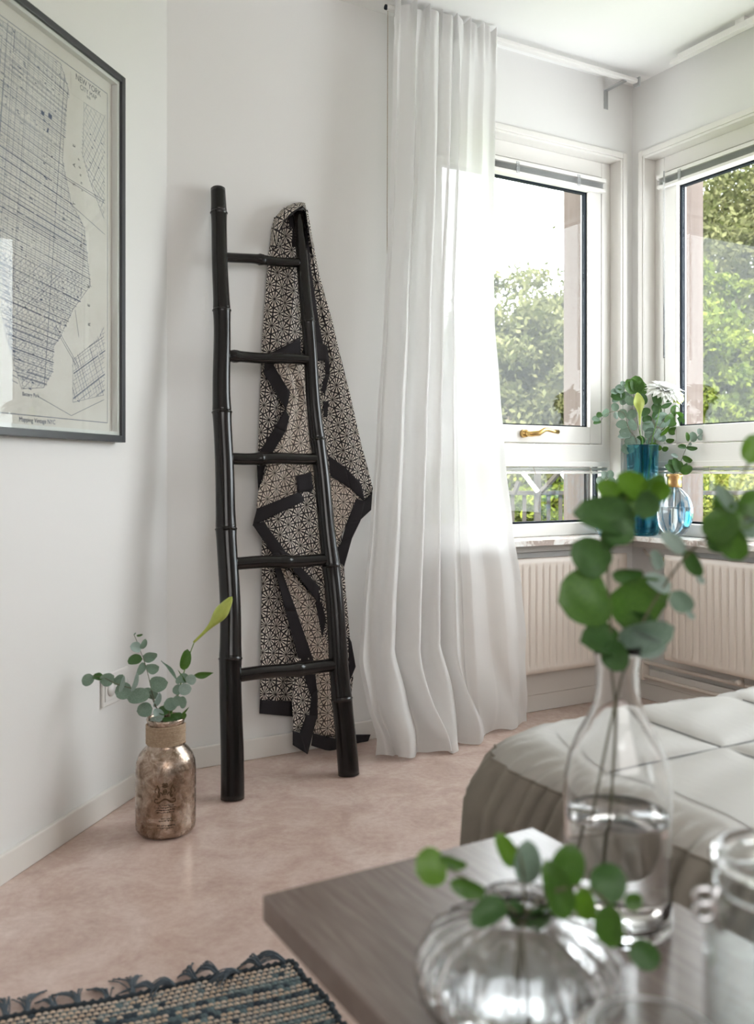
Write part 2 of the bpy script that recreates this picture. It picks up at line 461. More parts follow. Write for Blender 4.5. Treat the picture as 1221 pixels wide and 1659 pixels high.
# marble sills meeting in the corner
PR = .135
sill = MB()
ca = FB.p(O1a - .05, -PR); cb = FB.p(2.028 - PR, -PR); cc = FB.p(2.028 - .0, 0)
pts = [FB.p(O1a - .05, 0), FB.p(O1a - .05, -PR), FB.p(2.028 - PR, -PR), FB.p(2.028, 0)]
def prism(pts, z0, z1):
    n = len(pts); vs = [Vector((p.x, p.y, z0)) for p in pts] + [Vector((p.x, p.y, z1)) for p in pts]
    return MB().add(vs, [tuple(range(n)), tuple(range(2 * n - 1, n - 1, -1))] + [(i, i + n, (i + 1) % n + n, (i + 1) % n) for i in range(n)])
s1 = prism(pts, SILLZ - .02, SILLZ)
s1.box(FB, O1a, O1b, 0, .06, SILLZ - .02, SILLZ)
struct('trim_3', s1, M['sill'])
pts = [FR.p(0, 0), FR.p(PR, -PR), FR.p(O2b + .05, -PR), FR.p(O2b + .05, 0)]
s2 = prism(pts, SILLZ - .02, SILLZ)
s2.box(FR, O2a, O2b, 0, .06, SILLZ - .02, SILLZ)
struct('trim_4', s2, M['sill'])
struct('trim_5', MB().box(FB, O1a - .03, 2.0, -.03, 0, .635, SILLZ - .02), M['trim'], bevel=.002)
struct('trim_6', MB().box(FR, .035, O2b + .03, -.03, 0, .635, SILLZ - .02), M['trim'], bevel=.002)

# ------------------------------------------------------------------ windows
def window(name, F, a, b, far_hi):
    """casing, frame, opening sash over a fixed lower light; far_hi: the end near the corner is the high end"""
    root = thing(name, F.p((a + b) / 2, 0, SILLZ), kind='structure', deg=math.degrees(F.a))
    e = .0015
    rv = MB()   # painted reveal lining and casing lip
    rv.box(F, a + e, a + .012, -.006, .06, SILLZ, TOPZ - e).box(F, b - .012, b - e, -.006, .06, SILLZ, TOPZ - e)
    rv.box(F, a + .012, b - .012, -.006, .06, TOPZ - .012, TOPZ - e)
    rv.box(F, a - .022, a + e, -.010, -e, SILLZ, TOPZ + .022).box(F, b - e, b + .022, -.010, -e, SILLZ, TOPZ + .022).box(F, a + e, b - e, -.010, -e, TOPZ - e, TOPZ + .022)
    build('casing', rv, M['trim'], root, bevel=.002)
    fr = MB()   # fixed frame
    fw = .062
    fr.box(F, a + .012, a + fw, .055, .13, SILLZ, TOPZ - .012).box(F, b - fw, b - .012, .055, .13, SILLZ, TOPZ - .012)
    fr.box(F, a + fw, b - fw, .055, .13, TOPZ - .075, TOPZ - .012)
    fr.box(F, a + fw, b - fw, .045, .13, .985, 1.066)
    fr.box(F, a + .03, b - .03, .03, .13, SILLZ + .0005, .740)
    build('frame', fr, M['trim'], root, bevel=.003)
    # sash
    g = .008; x0, x1, z0, z1 = a + fw + g, b - fw - g, 1.07, 2.2; sw = .062
    sa = MB()
    sa.box(F, x0, x0 + sw, .05, .11, z0, z1).box(F, x1 - sw, x1, .05, .11, z0, z1)
    sa.box(F, x0 + sw, x1 - sw, .05, .11, z0, z0 + .070).box(F, x0 + sw, x1 - sw, .05, .11, z1 - .065, z1)
    sash = build('sash', sa, M['trim'], root, bevel=.003)
    ga = MB()
    gx0, gx1, gz0, gz1 = x0 + sw, x1 - sw, z0 + .070, z1 - .065
    for (p, q, r_, s_) in ((gx0, gx0 + .007, gz0, gz1), (gx1 - .007, gx1, gz0, gz1), (gx0, gx1, gz0, gz0 + .006), (gx0, gx1, gz1 - .006, gz1)):
        ga.box(F, p, q, .072, .094, r_, s_)
    ga.box(F, x0 - g + .0004, x0 - .0004, .072, .1, z0, z1).box(F, x1 + .0004, x1 + g - .0004, .072, .1, z0, z1)
    ga.box(F, a + fw, a + fw + .007, .080, .104, .742, .984).box(F, b - fw - .007, b - fw, .080, .104, .742, .984)
    ga.box(F, a + fw, b - fw, .080, .104, .7405, .748)
    build('gasket', ga, M['rubber'], root, smooth=False)
    build('pane', MB().box(F, gx0 + .0075, gx1 - .0075, .080, .084, gz0 + .0065, gz1 - .0065), M['pane'], sash, smooth=False)
    build('pane', MB().box(F, a + fw + .0075, b - fw - .0075, .090, .094, .7485, .984), M['pane'], root, smooth=False)
    ex = MB()   # outside jambs in timber
    ex.box(F, a + .0015, a + .09, .131, TH + .02, SILLZ - .01, TOPZ - e).box(F, b - .092, b - e, .131, TH + .02, SILLZ - .01, TOPZ - e)
    build('outer_jamb', ex, M['timber'], root, smooth=False, label='pinkish brown timber jamb outside the glass')
    ex = MB().box(F, a + .09, b - .092, .131, TH + .05, SILLZ - .018, SILLZ + .012)
    build('outer_sill', ex, M['frame_in'], root, smooth=False)
    return root
w1 = window('window_1', FB, O1a, O1b, True)
w2 = window('window_2', FR, O2a, O2b, False)
# brass handle on the sash of window 1
hp = FB.loc(FB.hit(848, 712, .045)); hx, hz = hp[0], 1.105
hm = MB()
hm.tube([FB.p(hx, .049, hz), FB.p(hx, .030, hz)], [.017, .015], 20)
hm.tube([FB.p(hx, .034, hz), FB.p(hx + .02, .02, hz - .001), FB.p(hx + .05, .012, hz + .002), FB.p(hx + .075, .008, hz + .016),
         FB.p(hx + .09, .006, hz + .017), FB.p(hx + .115, .004, hz + .011), FB.p(hx + .145, .003, hz + .008)],
        [.011, .012, .012, .010, .008, .007, .009], 14)
build('window_handle', hm, M['brass'], [c for c in C.objects if c.parent == w1 and c.name.startswith('sash')][0], label='golden brass handle')
w1c = [c for c in C.objects if c.parent == w1]

# ------------------------------------------------------------------ blinds (raised, a stack of grey slats)
def blind(F, a, b, z, w, label, cords, kind):
    root = thing('venetian_blind', F.p((a + b) / 2, w, z), label, 'blind', 'raised venetian blinds', deg=math.degrees(F.a))
    build('headrail', MB().box(F, a, b, w, w + .026, z, z + (.016 if kind else .022)), M['trim'], root, bevel=.002)
    nsl = 5 if kind else 3
    zz = z - .002
    for i in range(nsl):
        zz -= .0045
        def fn(u, v, zz=zz):
            return F.p(a + .004 + u * (b - a - .008), w + .001 + v * .024, zz + .0035 * (1 - (2 * v - 1) ** 2))
        build('slat', MB().grid(fn, 1, 4), M['alu'], root, solid=.0008)
    zz -= .016 if kind else .013
    build('bottom_rail', MB().box(F, a + .002, b - .002, w + .001, w + .025, zz, zz + (.013 if kind else .010)), M['trim'], root, bevel=.002)
    for c in cords:
        mb = MB().box(F, c - .008, c + .008, w - .004, w - .0005, zz + .004, z + .008)
        if kind:
            build('clip', mb, M['clear_plastic'], root, bevel=.002)
        else:
            build('cord', MB().tube([F.p(c - .006, w - .003, z - .002), F.p(c, w - .006, zz + .008), F.p(c + .006, w - .003, zz - .004)], .001, 6), M['twine'], root)
    return root
zt = 2.172
b1 = blind(FB, O1a + .05, 1.895, zt, .018, 'raised venetian blind across the top of the window beside the curtain', [1.42, 1.74], True)
b2 = blind(FR, .115, O2b - .06, zt, .018, 'raised venetian blind with clear wand, top of the right-hand window', [.24, 1.0], True)
b3 = blind(FB, O1a + .05, 1.905, .972, .014, 'small raised blind over the lower pane beside the curtain', [1.50, 1.80], False)
b4 = blind(FR, .115, O2b - .06, .972, .014, 'small raised blind over the lower pane behind the round blue vase', [.40, .9], False)
wd = MB().tube([FR.p(.17, .006, 2.19), FR.p(.172, .003, 2.12), FR.p(.172, .004, 1.42)], [.003, .0045, .0045], 8)
build('wand', wd, M['clear_plastic'], b2)

# ------------------------------------------------------------------ curtain rails
zr = 2.566
cr = thing('curtain_rail', FB.p(.76, -.10, zr), 'white curtain rail carrying the sheer curtain, grey end bracket at the corner', 'curtain rail', deg=30)
rl = MB().box(FB, .745, 1.945, -.115, -.087, zr - .009, zr + .009)
build('rail', rl, M['plastic'], cr, bevel=.006)
endc = MB().tube([FB.p(.748, -.101, zr), FB.p(.741, -.101, zr)], .009, 16)
build('end_cap', endc, M['rubber'], cr)
br = MB().box(FB, 1.862, 1.884, -.004, -.0005, zr - .095, zr - .018).box(FB, 1.862, 1.884, -.11, -.0005, zr - .018, zr - .013)
br.box(FB, 1.946, 1.954, -.118, -.084, zr - .022, zr + .016)
build('bracket', br, M['steel'], cr, bevel=.001, label='grey metal wall bracket')
cr2 = thing('curtain_rail', FR.p(.28, -.085, zr), 'empty white curtain rail above the right-hand window', 'curtain rail', deg=-60)
build('rail', MB().box(FR, .29, 2.6, -.1, -.072, zr - .009, zr + .009), M['plastic'], cr2, bevel=.006)
build('rail_cover', MB().box(FR, .34, 2.55, -.108, -.103, zr - .012, zr + .012), M['plastic'], cr2, bevel=.001)
for x in (.6, 1.8):
    build('ceiling_clip', MB().box(FR, x, x + .04, -.1, -.072, zr + .0095, CEIL - .0005), M['plastic'], cr2, smooth=False)

# ------------------------------------------------------------------ sheer curtain
def interp(tab, x):
    if x <= tab[0][0]: return tab[0][1]
    for (a, va), (b, vb) in zip(tab, tab[1:]):
        if x <= b:
            f = (x - a) / (b - a); f = f * f * (3 - 2 * f) * .5 + f * .5
            return va + (vb - va) * f
    return tab[-1][1]
WC = -.12
def wbase(z):
    return -.142 - .045 * min(1, max(0, (2.4 - z) / 1.6))
def sil(pts):
    r = []
    for (x, y) in pts:
        t, w, z = FB.loc(FB.hit(x, y, wbase(EYE + (HZ - y) / F_PX * 3.2))); r.append((z, t))
    return sorted(r)
SL = sil([(640, 8), (636, 150), (632, 300), (622, 500), (610, 700), (600, 850), (587, 1000), (582, 1070), (592, 1140), (606, 1200)])
SR = sil([(806, 60), (806, 120), (803, 210), (800, 400), (802, 520), (810, 620), (820, 750), (831, 850), (846, 950), (855, 1050), (866, 1160)])
ZT = 2.585
FOLDS = [(.0, .0), (.04, .3), (.10, -.3), (.20, .9), (.27, -.8), (.36, 1.0), (.42, -.6), (.50, .8), (.55, -.7), (.61, 1.0), (.655, -.4), (.72, .15), (.80, -.25), (.88, .2), (.95, -.1), (1, .1)]
def fold(u): return interp(FOLDS, u)
def curtain(u, v):
    z = ZT * (1 - v) + .006 * v
    tl_, tr_ = interp(SL, z), interp(SR, z)
    # the bunched left part keeps its width, the single layer fans out on the right
    g = u
    wide = min(1, max(0, (2.2 - z) / 1.6))
    g = u ** (1 + .22 * wide)
    t = tl_ + (tr_ - tl_) * g
    amp = .018 + .028 * min(1, v * 4)
    lat = .010 * math.sin(u * 46 + 1.2 + 1.5 * v) * (1 if u < .66 else .3)
    f = fold(u + .012 * math.sin(3 * v + u * 9))
    w = wbase(z) + .006 - amp * f * (1 - .1 * v)
    pleat = max(0, 1 - (ZT - z) / .16)
    w += .009 * pleat * math.sin(u * 2 * math.pi * 15)
    edge = min(u, 1 - u)
    # fall: belly of the left bunch near the floor, pool on the floor
    low = max(0, (.35 - z) / .35)
    w -= .10 * low * math.exp(-((u - .42) / .2) ** 2) + .05 * low * math.exp(-((u - .15) / .12) ** 2)
    w += .05 * low * max(0, (u - .8) / .2)
    w -= .012 * math.sin(u * 31 + z * 16) * low
    z += .008 * math.sin(u * 40) * low
    z += max(0, (ZT - z < .02)) * (.012 * math.sin(u * 45))
    lat += .03 * low * math.sin(u * 22 + z * 9)
    return FB.p(t + lat * min(1, 4 * edge + .2), min(w, -.122 - .02 * min(1, max(0, (1.1 - z) / .3))), max(z, .004))
ct = thing('sheer_curtain', FB.p(.95, -.12, 0), 'floor-length sheer white curtain hanging left of the windows', 'curtain', deg=30)
build('curtain_panel', MB().grid(curtain, 220, 150), M['sheer'], ct)
hem = MB().grid(lambda u, v: curtain(.93 + .07 * u, v * .998) + FB.y * .0025, 12, 120)
build('side_hem', hem, M['sheer'], ct, label='double hem along the right edge')
hem = MB().grid(lambda u, v: curtain(u, .0 + v * .035) + FB.y * .003, 220, 4)
build('heading_tape', hem, M['sheer'], ct)
build('draw_cord', MB().tube([FB.p(.752, -.1, zr - .011), FB.p(.751, -.098, 1.9), FB.p(.752, -.095, 1.2), FB.p(.750, -.09, .9)], .0012, 5), M['twine'], ct)

# ------------------------------------------------------------------ radiators and pipes
def radiator(F, a, b, z0, z1, label, sp=.0335):
    root = thing('radiator', F.p((a + b) / 2, -.07, z0), label, 'radiator', 'panel radiators under the windows', deg=math.degrees(F.a))
    n = int((b - a - .03) / sp); off = ((b - a) - n * sp) / 2
    per = 10; nu = n * per + 8
    xs = [a, a + .004, a + .012] + [a + off + (i / per) * sp for i in range(n * per + 1)] + [b - .012, b - .004, b]
    zs = [z0, z0 + .006, z0 + .022, z0 + .03, z0 + .038, z0 + .05, z1 - .05, z1 - .038, z1 - .03, z1 - .022, z1 - .006, z1]
    mb = MB(); vs = []
    for z in zs:
        mz = min(1, max(0, (z - z0 - .022) / .02)) * min(1, max(0, (z1 - .022 - z) / .02))
        for x in xs:
            f = ((x - a - off) / sp) % 1.0
            d = max(0, 1 - abs(f - .5) / .17) if a + off <= x <= b - off else 0
            d = d * d * (3 - 2 * d)
            e = min(x - a, b - x, z - z0, z1 - z); r = .008
            rd = 0 if e >= r else r - math.sqrt(max(0, r * r - (r - e) ** 2))
            vs.append(F.p(x, -.1 + rd + .0065 * d * mz, z))
    W = len(xs)
    mb.add(vs, [(j * W + i, j * W + i + 1, (j + 1) * W + i + 1, (j + 1) * W + i) for j in range(len(zs) - 1) for i in range(W - 1)])
    build('front_panel', mb, M['radiator'], root)
    bk = MB().box(F, a + .004, b - .004, -.0915, -.084, z0 + .004, z1 - .004).box(F, a + .004, b - .004, -.045, -.035, z0 + .004, z1 - .004)
    bk.box(F, a + .004, a + .01, -.084, -.045, z0 + .004, z1 - .004).box(F, b - .01, b - .004, -.084, -.045, z0 + .004, z1 - .004)
    build('body', bk, M['radiator'], root, smooth=False)
    gm = MB()
    x = a + .015
    while x < b - .02:
        gm.box(F, x, x + .006, -.084, -.045, z1 - .010, z1 - .004); x += .014
    build('top_grille', gm, M['radiator'], root, smooth=False)
    for x in (a + .12, b - .12):
        build('wall_bracket', MB().box(F, x, x + .03, -.035, -.0305, z0 + .05, z1 - .05), M['steel'], root, smooth=False)
    return root
radiator(FB, 1.0, 1.900, .172, .618, 'cream ribbed radiator below the window beside the curtain')
radiator(FR, .262, 1.65, .204, .622, 'cream ribbed radiator on the right wall under the round vase')
pp = thing('heating_pipes', FR.p(.1, -.05, .1), 'thin cream heating pipes running along the right wall below the radiator', 'pipe', deg=-60)
build('pipe', MB().tube([FR.p(.024, -.034, .165), FR.p(.05, -.05, .165), FR.p(2.3, -.045, .165)], .008, 10), M['radiator'], pp)
build('pipe', MB().tube([FR.p(.024, -.034, .105), FR.p(.05, -.05, .105), FR.p(2.3, -.045, .105)], .008, 10), M['radiator'], pp)
build('pipe_clip', MB().box(FR, .10, .118, -.064, -.021, .09, .18), M['radiator'], pp, bevel=.003)
build('valve', MB().tube([FR.p(.60, -.06, .166), FR.p(.60, -.06, .203)], .008, 12).tube([FR.p(.60, -.06, .18), FR.p(.60, -.09, .18)], [.011, .008], 12), M['radiator'], pp)
pp2 = thing('radiator_pipe', FR.p(.2, -.06, .6), 'short cream pipe curving from the corner into the right-hand radiator', 'pipe', deg=-60)
build('pipe', MB().tube([FR.p(.10, -.035, .625), FR.p(.13, -.05, .612), FR.p(.17, -.062, .602), FR.p(.21, -.064, .60), FR.p(.2645, -.064, .60)], .0065, 10), M['radiator'], pp2)
build('nut', MB().tube([FR.p(.235, -.064, .60), FR.p(.255, -.064, .60)], .011, 6), M['brass'], pp2, smooth=False)

# ------------------------------------------------------------------ wall socket (left wall)
sx = FL.loc(FL.hit(186, 1118, 0))
so = thing('wall_socket', FL.p(sx[0], 0, .30), 'white double wall socket on the left wall behind the eucalyptus', 'socket', deg=74.92)
zc = sx[2] + .012
build('plate', MB().box(FL, sx[0] - .075, sx[0] + .06, -.009, -.0005, zc - .045, zc + .045), M['plastic'], so, bevel=.006, seg=4)
for dx in (-.04, .028):
    ins_ = build('insert', MB().box(FL, sx[0] + dx - .027, sx[0] + dx + .027, -.0125, -.0095, zc - .03, zc + .03), M['plastic'], so, bevel=.003)
    build('hole', MB().tube([FL.p(sx[0] + dx, -.0155, zc), FL.p(sx[0] + dx, -.013, zc)], .019, 24), M['frame_in'], ins_)

# ------------------------------------------------------------------ framed map
fx1 = -.300; fx0 = fx1 - .73; fz0, fz1 = 1.034, 2.066
pic = thing('framed_map', FL.p((fx0 + fx1) / 2, 0, fz0), 'large framed vintage city map on the left wall', 'picture', deg=74.92)
fm = MB(); fwid = .019
for (a, b, c, d) in ((fx0, fx0 + fwid, fz0, fz1), (fx1 - fwid, fx1, fz0, fz1), (fx0 + fwid, fx1 - fwid, fz0, fz0 + fwid), (fx0 + fwid, fx1 - fwid, fz1 - fwid, fz1)):
    fm.box(FL, a, b, -.032, -.003, c, d)
build('frame', fm, M['frame'], pic, bevel=.0015)
li = MB(); q = .010
for (a, b, c, d) in ((fx0 + fwid, fx0 + fwid + q, fz0 + fwid, fz1 - fwid), (fx1 - fwid - q, fx1 - fwid, fz0 + fwid, fz1 - fwid),
                     (fx0 + fwid + q, fx1 - fwid - q, fz0 + fwid, fz0 + fwid + q), (fx0 + fwid + q, fx1 - fwid - q, fz1 - fwid - q, fz1 - fwid)):
    li.box(FL, a, b, -.0235, -.005, c, d)
build('inner_lining', li, M['frame_in'], pic, smooth=False)
build('backing_board', MB().box(FL, fx0 + .004, fx1 - .004, -.0029, -.0005, fz0 + .004, fz1 - .004), M['frame_in'], pic, smooth=False)
px0, px1, pz0, pz1 = fx0 + fwid + q, fx1 - fwid - q, fz0 + fwid + q, fz1 - fwid - q
ppr = build('print', MB().box(FL, px0, px1, -.0055, -.0045, pz0, pz1), M['paper'], pic, smooth=False)
build('glass_sheet', MB().box(FL, fx0 + fwid + .0003, fx1 - fwid - .0003, -.0260, -.0245, fz0 + fwid + .0003, fz1 - fwid - .0003), M['pane'], pic, smooth=False)
# the printed lines: street grids, shores, piers, bridges, border
PW, PH = px1 - px0, pz1 - pz0
def PP(a, b, lift=0):           # a,b in 0..1 on the sheet
    return FL.p(px0 + a * PW, -.0058 - lift, pz0 + b * PH)
def pline(mb, p, q_, w):
    ax, az = p[0] * PW, p[1] * PH; bx, bz = q_[0] * PW, q_[1] * PH
    dx, dz = bx - ax, bz - az; l = math.hypot(dx, dz)
    if l < 1e-6: return
    nx, nz = -dz / l * w / 2 / PW, dx / l * w / 2 / PH
    mb.add([PP(p[0] + nx, p[1] + nz), PP(q_[0] + nx, q_[1] + nz), PP(q_[0] - nx, q_[1] - nz), PP(p[0] - nx, p[1] - nz)], [(0, 1, 2, 3)])
def inpoly(x, y, P):
    c = False; j = len(P) - 1
    for i in range(len(P)):
        if (P[i][1] > y) != (P[j][1] > y) and x < (P[j][0] - P[i][0]) * (y - P[i][1]) / (P[j][1] - P[i][1]) + P[i][0]: c = not c
        j = i
    return c
city = [(.05, .5), (.10, .955), (.64, .955), (.69, .90), (.667, .82), (.652, .70), (.707, .604), (.795, .555), (.824, .447), (.84, .40), (.72, .32), (.635, .236), (.592, .207), (.585, .141), (.536, .099), (.408, .088), (.33, .20), (.20, .45)]
east = [(.945, .895), (.795, .895), (.795, .847), (.786, .751), (.842, .685), (.938, .604)]
south = [(.938, .296), (.90, .259), (.72, .185), (.72, .071), (.938, .103)]
mline = MB(); mdark = MB(); mdash = MB()
def hatch(P, ang, du, dv, w, mbx, jitter=.25, gap=0):
    ca, sa = math.cos(ang), math.sin(ang)
    R_ = 1.5
    for (aa, bb, sp) in ((ca, sa, du), (-sa, ca, dv)):
        k_ = -R_
        while k_ < R_:
            # march along the line, emit inside runs
            base = (.5 + -bb * k_, .5 + aa * k_)
            st = .012; t_ = -R_; run = None
            skip = random.random() < gap
            while t_ < R_:
                x = base[0] + aa * t_; y = base[1] + bb * t_ * PW / PH
                ins = inpoly(x, y, P) and not skip and random.random() > .035
                if ins and run is None: run = (x, y)
                if not ins and run is not None:
                    pline(mbx, run, (x, y), w * random.choice((1, 1, 1, 1.8))); run = None
                t_ += st
            k_ += sp * (1 + random.uniform(-jitter, jitter))
hatch(city, rad(-6), .0062, .026, .0007, mline, .2, .06)
hatch(city, rad(-6), .018, .07, .0011, mdash, .5, .2)
hatch([(.24, .40), (.83, .42), (.72, .32), (.635, .236), (.592, .207), (.585, .141), (.536, .099), (.408, .088), (.33, .20)], rad(38), .012, .02, .0006, mline, .3)
hatch(east, rad(-30), .012, .022, .0007, mline, .3)
hatch(south, rad(28), .012, .018, .0008, mline, .3)
hatch(south, rad(28), .05, .07, .0014, mdash, .3)
for i in range(1500):            # blocks, stations and small lettering
    x, y = random.random(), random.random()
    P = random.choice((city, city, east, south))
    if inpoly(x, y, P):
        l = random.uniform(.003, .016)
        pline(mdash, (x, y), (x + l, y - l * .15), random.uniform(.0008, .0028))
for i in range(26):             # piers
    y = .10 + i * .0125
    xa = .40 - abs(i - 3) * .004
    pline(mline, (xa, y), (xa - .035, y + .006), .0016)
for i in range(60):
    y = .18 + i * .011; 
    for xx in np.arange(.5, .97, .004):
        if inpoly(xx, y, east): pline(mline, (xx, y), (xx - .012, y + .004), .001); break
for poly in (city, east, south):
    for a, b in zip(poly, poly[1:]): pline(mdark, a, b, .0009)
for a, b in (((.60, .26), (.755, .165)), ((.607, .265), (.762, .17)), ((.66, .665), (.945, .655)), ((.66, .66), (.945, .648)), ((.70, .60), (.945, .56)), ((.735, .32), (.76, .25)), ((.50, .075), (.71, .035)), ((.71, .035), (.94, .09))):
    pline(mdark, a, b, .0012)
for (a, b) in (((.03, .025), (.965, .025)), ((.965, .025), (.965, .965)), ((.965, .965), (.03, .965)), ((.03, .965), (.03, .025))):
    pline(mdark, a, b, .0016)
for (x, y, w_, h_) in ((.575, .80, .022, .013), (.53, .797, .018, .010), (.56, .76, .008, .012)):
    pline(mdash, (x - w_ / 2, y), (x + w_ / 2, y - .002), h_)
setp(build('street_lines', mline, M['ink_soft'], pic, smooth=False), kind='stuff')
setp(build('street_marks', mdash, M['ink'], pic, smooth=False), kind='stuff')
setp(build('border_and_bridges', mdark, M['ink'], pic, smooth=False), kind='stuff')
def text_mesh(s, size, origin, xdir, ydir, mat, parent, name, align='CENTER', rot=0, lift=Vector((0, 0, 0)), space=1.0):
    cu = bpy.data.curves.new('t', 'FONT'); cu.body = s; cu.size = size; cu.align_x = align; cu.space_character = space
    o = bpy.data.objects.new('t', cu); C.objects.link(o)
    me = bpy.data.meshes.new_from_object(o)
    bpy.data.objects.remove(o, do_unlink=True)
    c, s_ = math.cos(rot), math.sin(rot)
    mb = MB()
    vs = []
    for v in me.vertices:
        x, y = v.co.x * c - v.co.y * s_, v.co.x * s_ + v.co.y * c
        vs.append(origin + xdir * x + ydir * y + lift)
    mb.add(vs, [tuple(p.vertices) for p in me.polygons])
    return build(name, mb, mat, parent, smooth=False)
up = Vector((0, 0, 1))
def lettering(s, size, a, b, rot=0, mat='ink_dark', sp=1.0):
    text_mesh(s, size, PP(a, b, .0004), FL.x, up, M[mat], pic, 'lettering', rot=rad(rot), space=sp)
bl = MB().box(FL, px0 + .705 * PW, px0 + .945 * PW, -.00615, -.0059, pz0 + .895 * PH, pz0 + .955 * PH)
build('title_panel', bl, M['paper'], pic, smooth=False)
lettering('NEW YORK', .0225, .826, .942)
lettering('CITY MAP', .018, .826, .924)
lettering('1890', .010, .826, .913)
mline2 = MB()
for i, y in enumerate((.909, .905, .901)):
    pline(mline2, (.75 + i * .01, y), (.90 - i * .01, y), .0014)
setp(build('title_rules', mline2, M['ink'], pic, smooth=False), kind='stuff')
for i, chx in enumerate('EAST RIVER'):
    if chx != ' ': lettering(chx, .016, .735 + .024 * max(0, i - 3) - .02 * max(0, i - 7), .76 - i * .052, 90)
for i, chx in enumerate('FERRY'):
    lettering(chx, .011, .765 + .006 * i, .73 - i * .02, 80)
lettering('Mapping Vintage NYC', .016, .50, .008, 0, 'ink')
lettering('Battery Park', .013, .46, .072, 0, 'ink')

# ------------------------------------------------------------------ bamboo ladder
lad = thing('bamboo_ladder', ((-.417 - .086) / 2, (2.633 + 2.842) / 2, 0), 'black lacquered bamboo ladder leaning on the wall beside the curtain', 'ladder', deg=30)
def on_line(A, B, y):
    """point of line AB whose height matches picture row y"""
    lo, hi = 0.0, 1.0
    for _ in range(40):
        mid = (lo + hi) / 2; P = A.lerp(B, mid)
        yy = HZ - (P.z - EYE) / P.y * F_PX
        if yy > y: lo = mid
        else: hi = mid
    return (lo + hi) / 2
LA = Vector((-.417, 2.640, .0)); LB = FB.hit(352, 306, -.036)
RA = Vector((-.086, 2.850, .0)); RB = FB.hit(481, 345, -.030)
def rail(A, B, ra, rb, nodes, name='rail'):
    ts = [on_line(A, B, y) for y in nodes]
    ps = []; rs = []
    n = 150
    allt = sorted(set([i / n for i in range(n + 1)] + [t + d for t in ts for d in (-.006, -.004, -.0025, -.001, 0, .001, .0025, .004, .006, .012)]))
    for t in allt:
        if t < 0 or t > 1: continue
        r = ra + (rb - ra) * t
        for tn in ts:
            d = t - tn
            r += .0022 * math.exp(-(abs(d) / .012) ** 1.2) + (.0022 * max(0, 1 - abs(d) / .0016)) - .0015 * max(0, 1 - abs(d - .003) / .0012)
        p = A.lerp(B, t) + FB.x * .0035 * math.sin(t * 11 + ra * 500) + FB.x * .002 * math.sin(t * 27)
        ps.append(p); rs.append(r)
    mb = MB().tube(ps, rs, 28)
    build(name, mb, M['bamboo'], lad)
    return ts
rail(LA, LB, .0345, .0235, (345, 503, 668, 857, 1067))
rail(RA, RB, .0335, .0185, (522, 712, 917, 1132))
for (yl, yr, nx, r) in ((415, 427, .48, .0155), (577, 583, .10, .0175), (743, 743, .34, .0185), (913, 907, .55, .0195), (1095, 1077, .60, .0205)):
    a = LA.lerp(LB, on_line(LA, LB, yl)); b = RA.lerp(RB, on_line(RA, RB, yr))
    d = (b - a); L_ = d.length; dn = d.normalized()
    a2 = a + dn * .016; b2 = b - dn * .012
    ps = []; rs = []
    for i in range(61):
        t = i / 60; dd = (t - nx)
        rr = r + .0045 * math.exp(-(abs(dd) / .035) ** 1.3) + .002 * max(0, 1 - abs(dd) / .018) * (1 if dd < 0 else -.8)
        ps.append(a2.lerp(b2, t) + up * .0015 * math.sin(t * 9 + nx * 9)); rs.append(rr)
    build('rung', MB().tube(ps, rs, 20), M['bamboo'], lad)
for (A, B, r) in ((LA, LB, .0205), (RA, RB, .016)):
    dn = (B - A).normalized()
    e_ = B + FB.x * (.0035 * math.sin(11 + .0345 * 500) + .002 * math.sin(27)) if A is LA else B + FB.x * (.0035 * math.sin(11 + .0335 * 500) + .002 * math.sin(27))
    build('cut_end', MB().tube([e_ + dn * .0003, e_ + dn * .0035], [r, r * .93], 24), M['bamboo_cut'], lad)

# ------------------------------------------------------------------ patterned throw over the right rail
thr = thing('patterned_throw', FB.p(.42, -.06, 0), 'black and cream geometric cotton throw hung over the ladder rail', 'throw', deg=30)
def wk(y, kk):
    """offset from the wall for layer kk at picture row y: the cloth hangs behind the ladder"""
    z = EYE + (HZ - y) / F_PX * 3.1
    back = (1.80 - z) * .155 + .006
    d = min(max(back, .012), .115)
    return -(.014 + kk * max(d - .012, .004))
cl = MB(); clr = MB(); bd = MB(); BDS = []
def panel(mbx, rows, kk, ang=0, amp=.004, fr=5, phase=0, nu=26, dense=10):
    pts = []
    for (r0, r1) in zip(rows, rows[1:]):
        for i in range(dense):
            f = i / dense
            pts.append(tuple(r0[j] + (r1[j] - r0[j]) * f for j in range(3)))
    pts.append(rows[-1])
    vs = []; uvs = []
    for (y, xl, xr) in pts:
        for i in range(nu + 1):
            u = i / nu; x = xl + (xr - xl) * u
            w = wk(y, kk) - amp * math.sin(u * fr * math.pi + phase + y * .006) * min(1, (y - 330) / 60) - amp * .5 * math.sin(x * .31 + y * .05)
            P = FB.hit(x, y, w); vs.append(P)
            t, _, z = FB.loc(P); t *= 1.25
            c, s_ = math.cos(rad(ang)), math.sin(rad(ang))
            uvs.append((t * c - z * s_, t * s_ + z * c))
    n = nu + 1
    mbx.add(vs, [(j * n + i, j * n + i + 1, (j + 1) * n + i + 1, (j + 1) * n + i) for j in range(len(pts) - 1) for i in range(nu)], uvs)
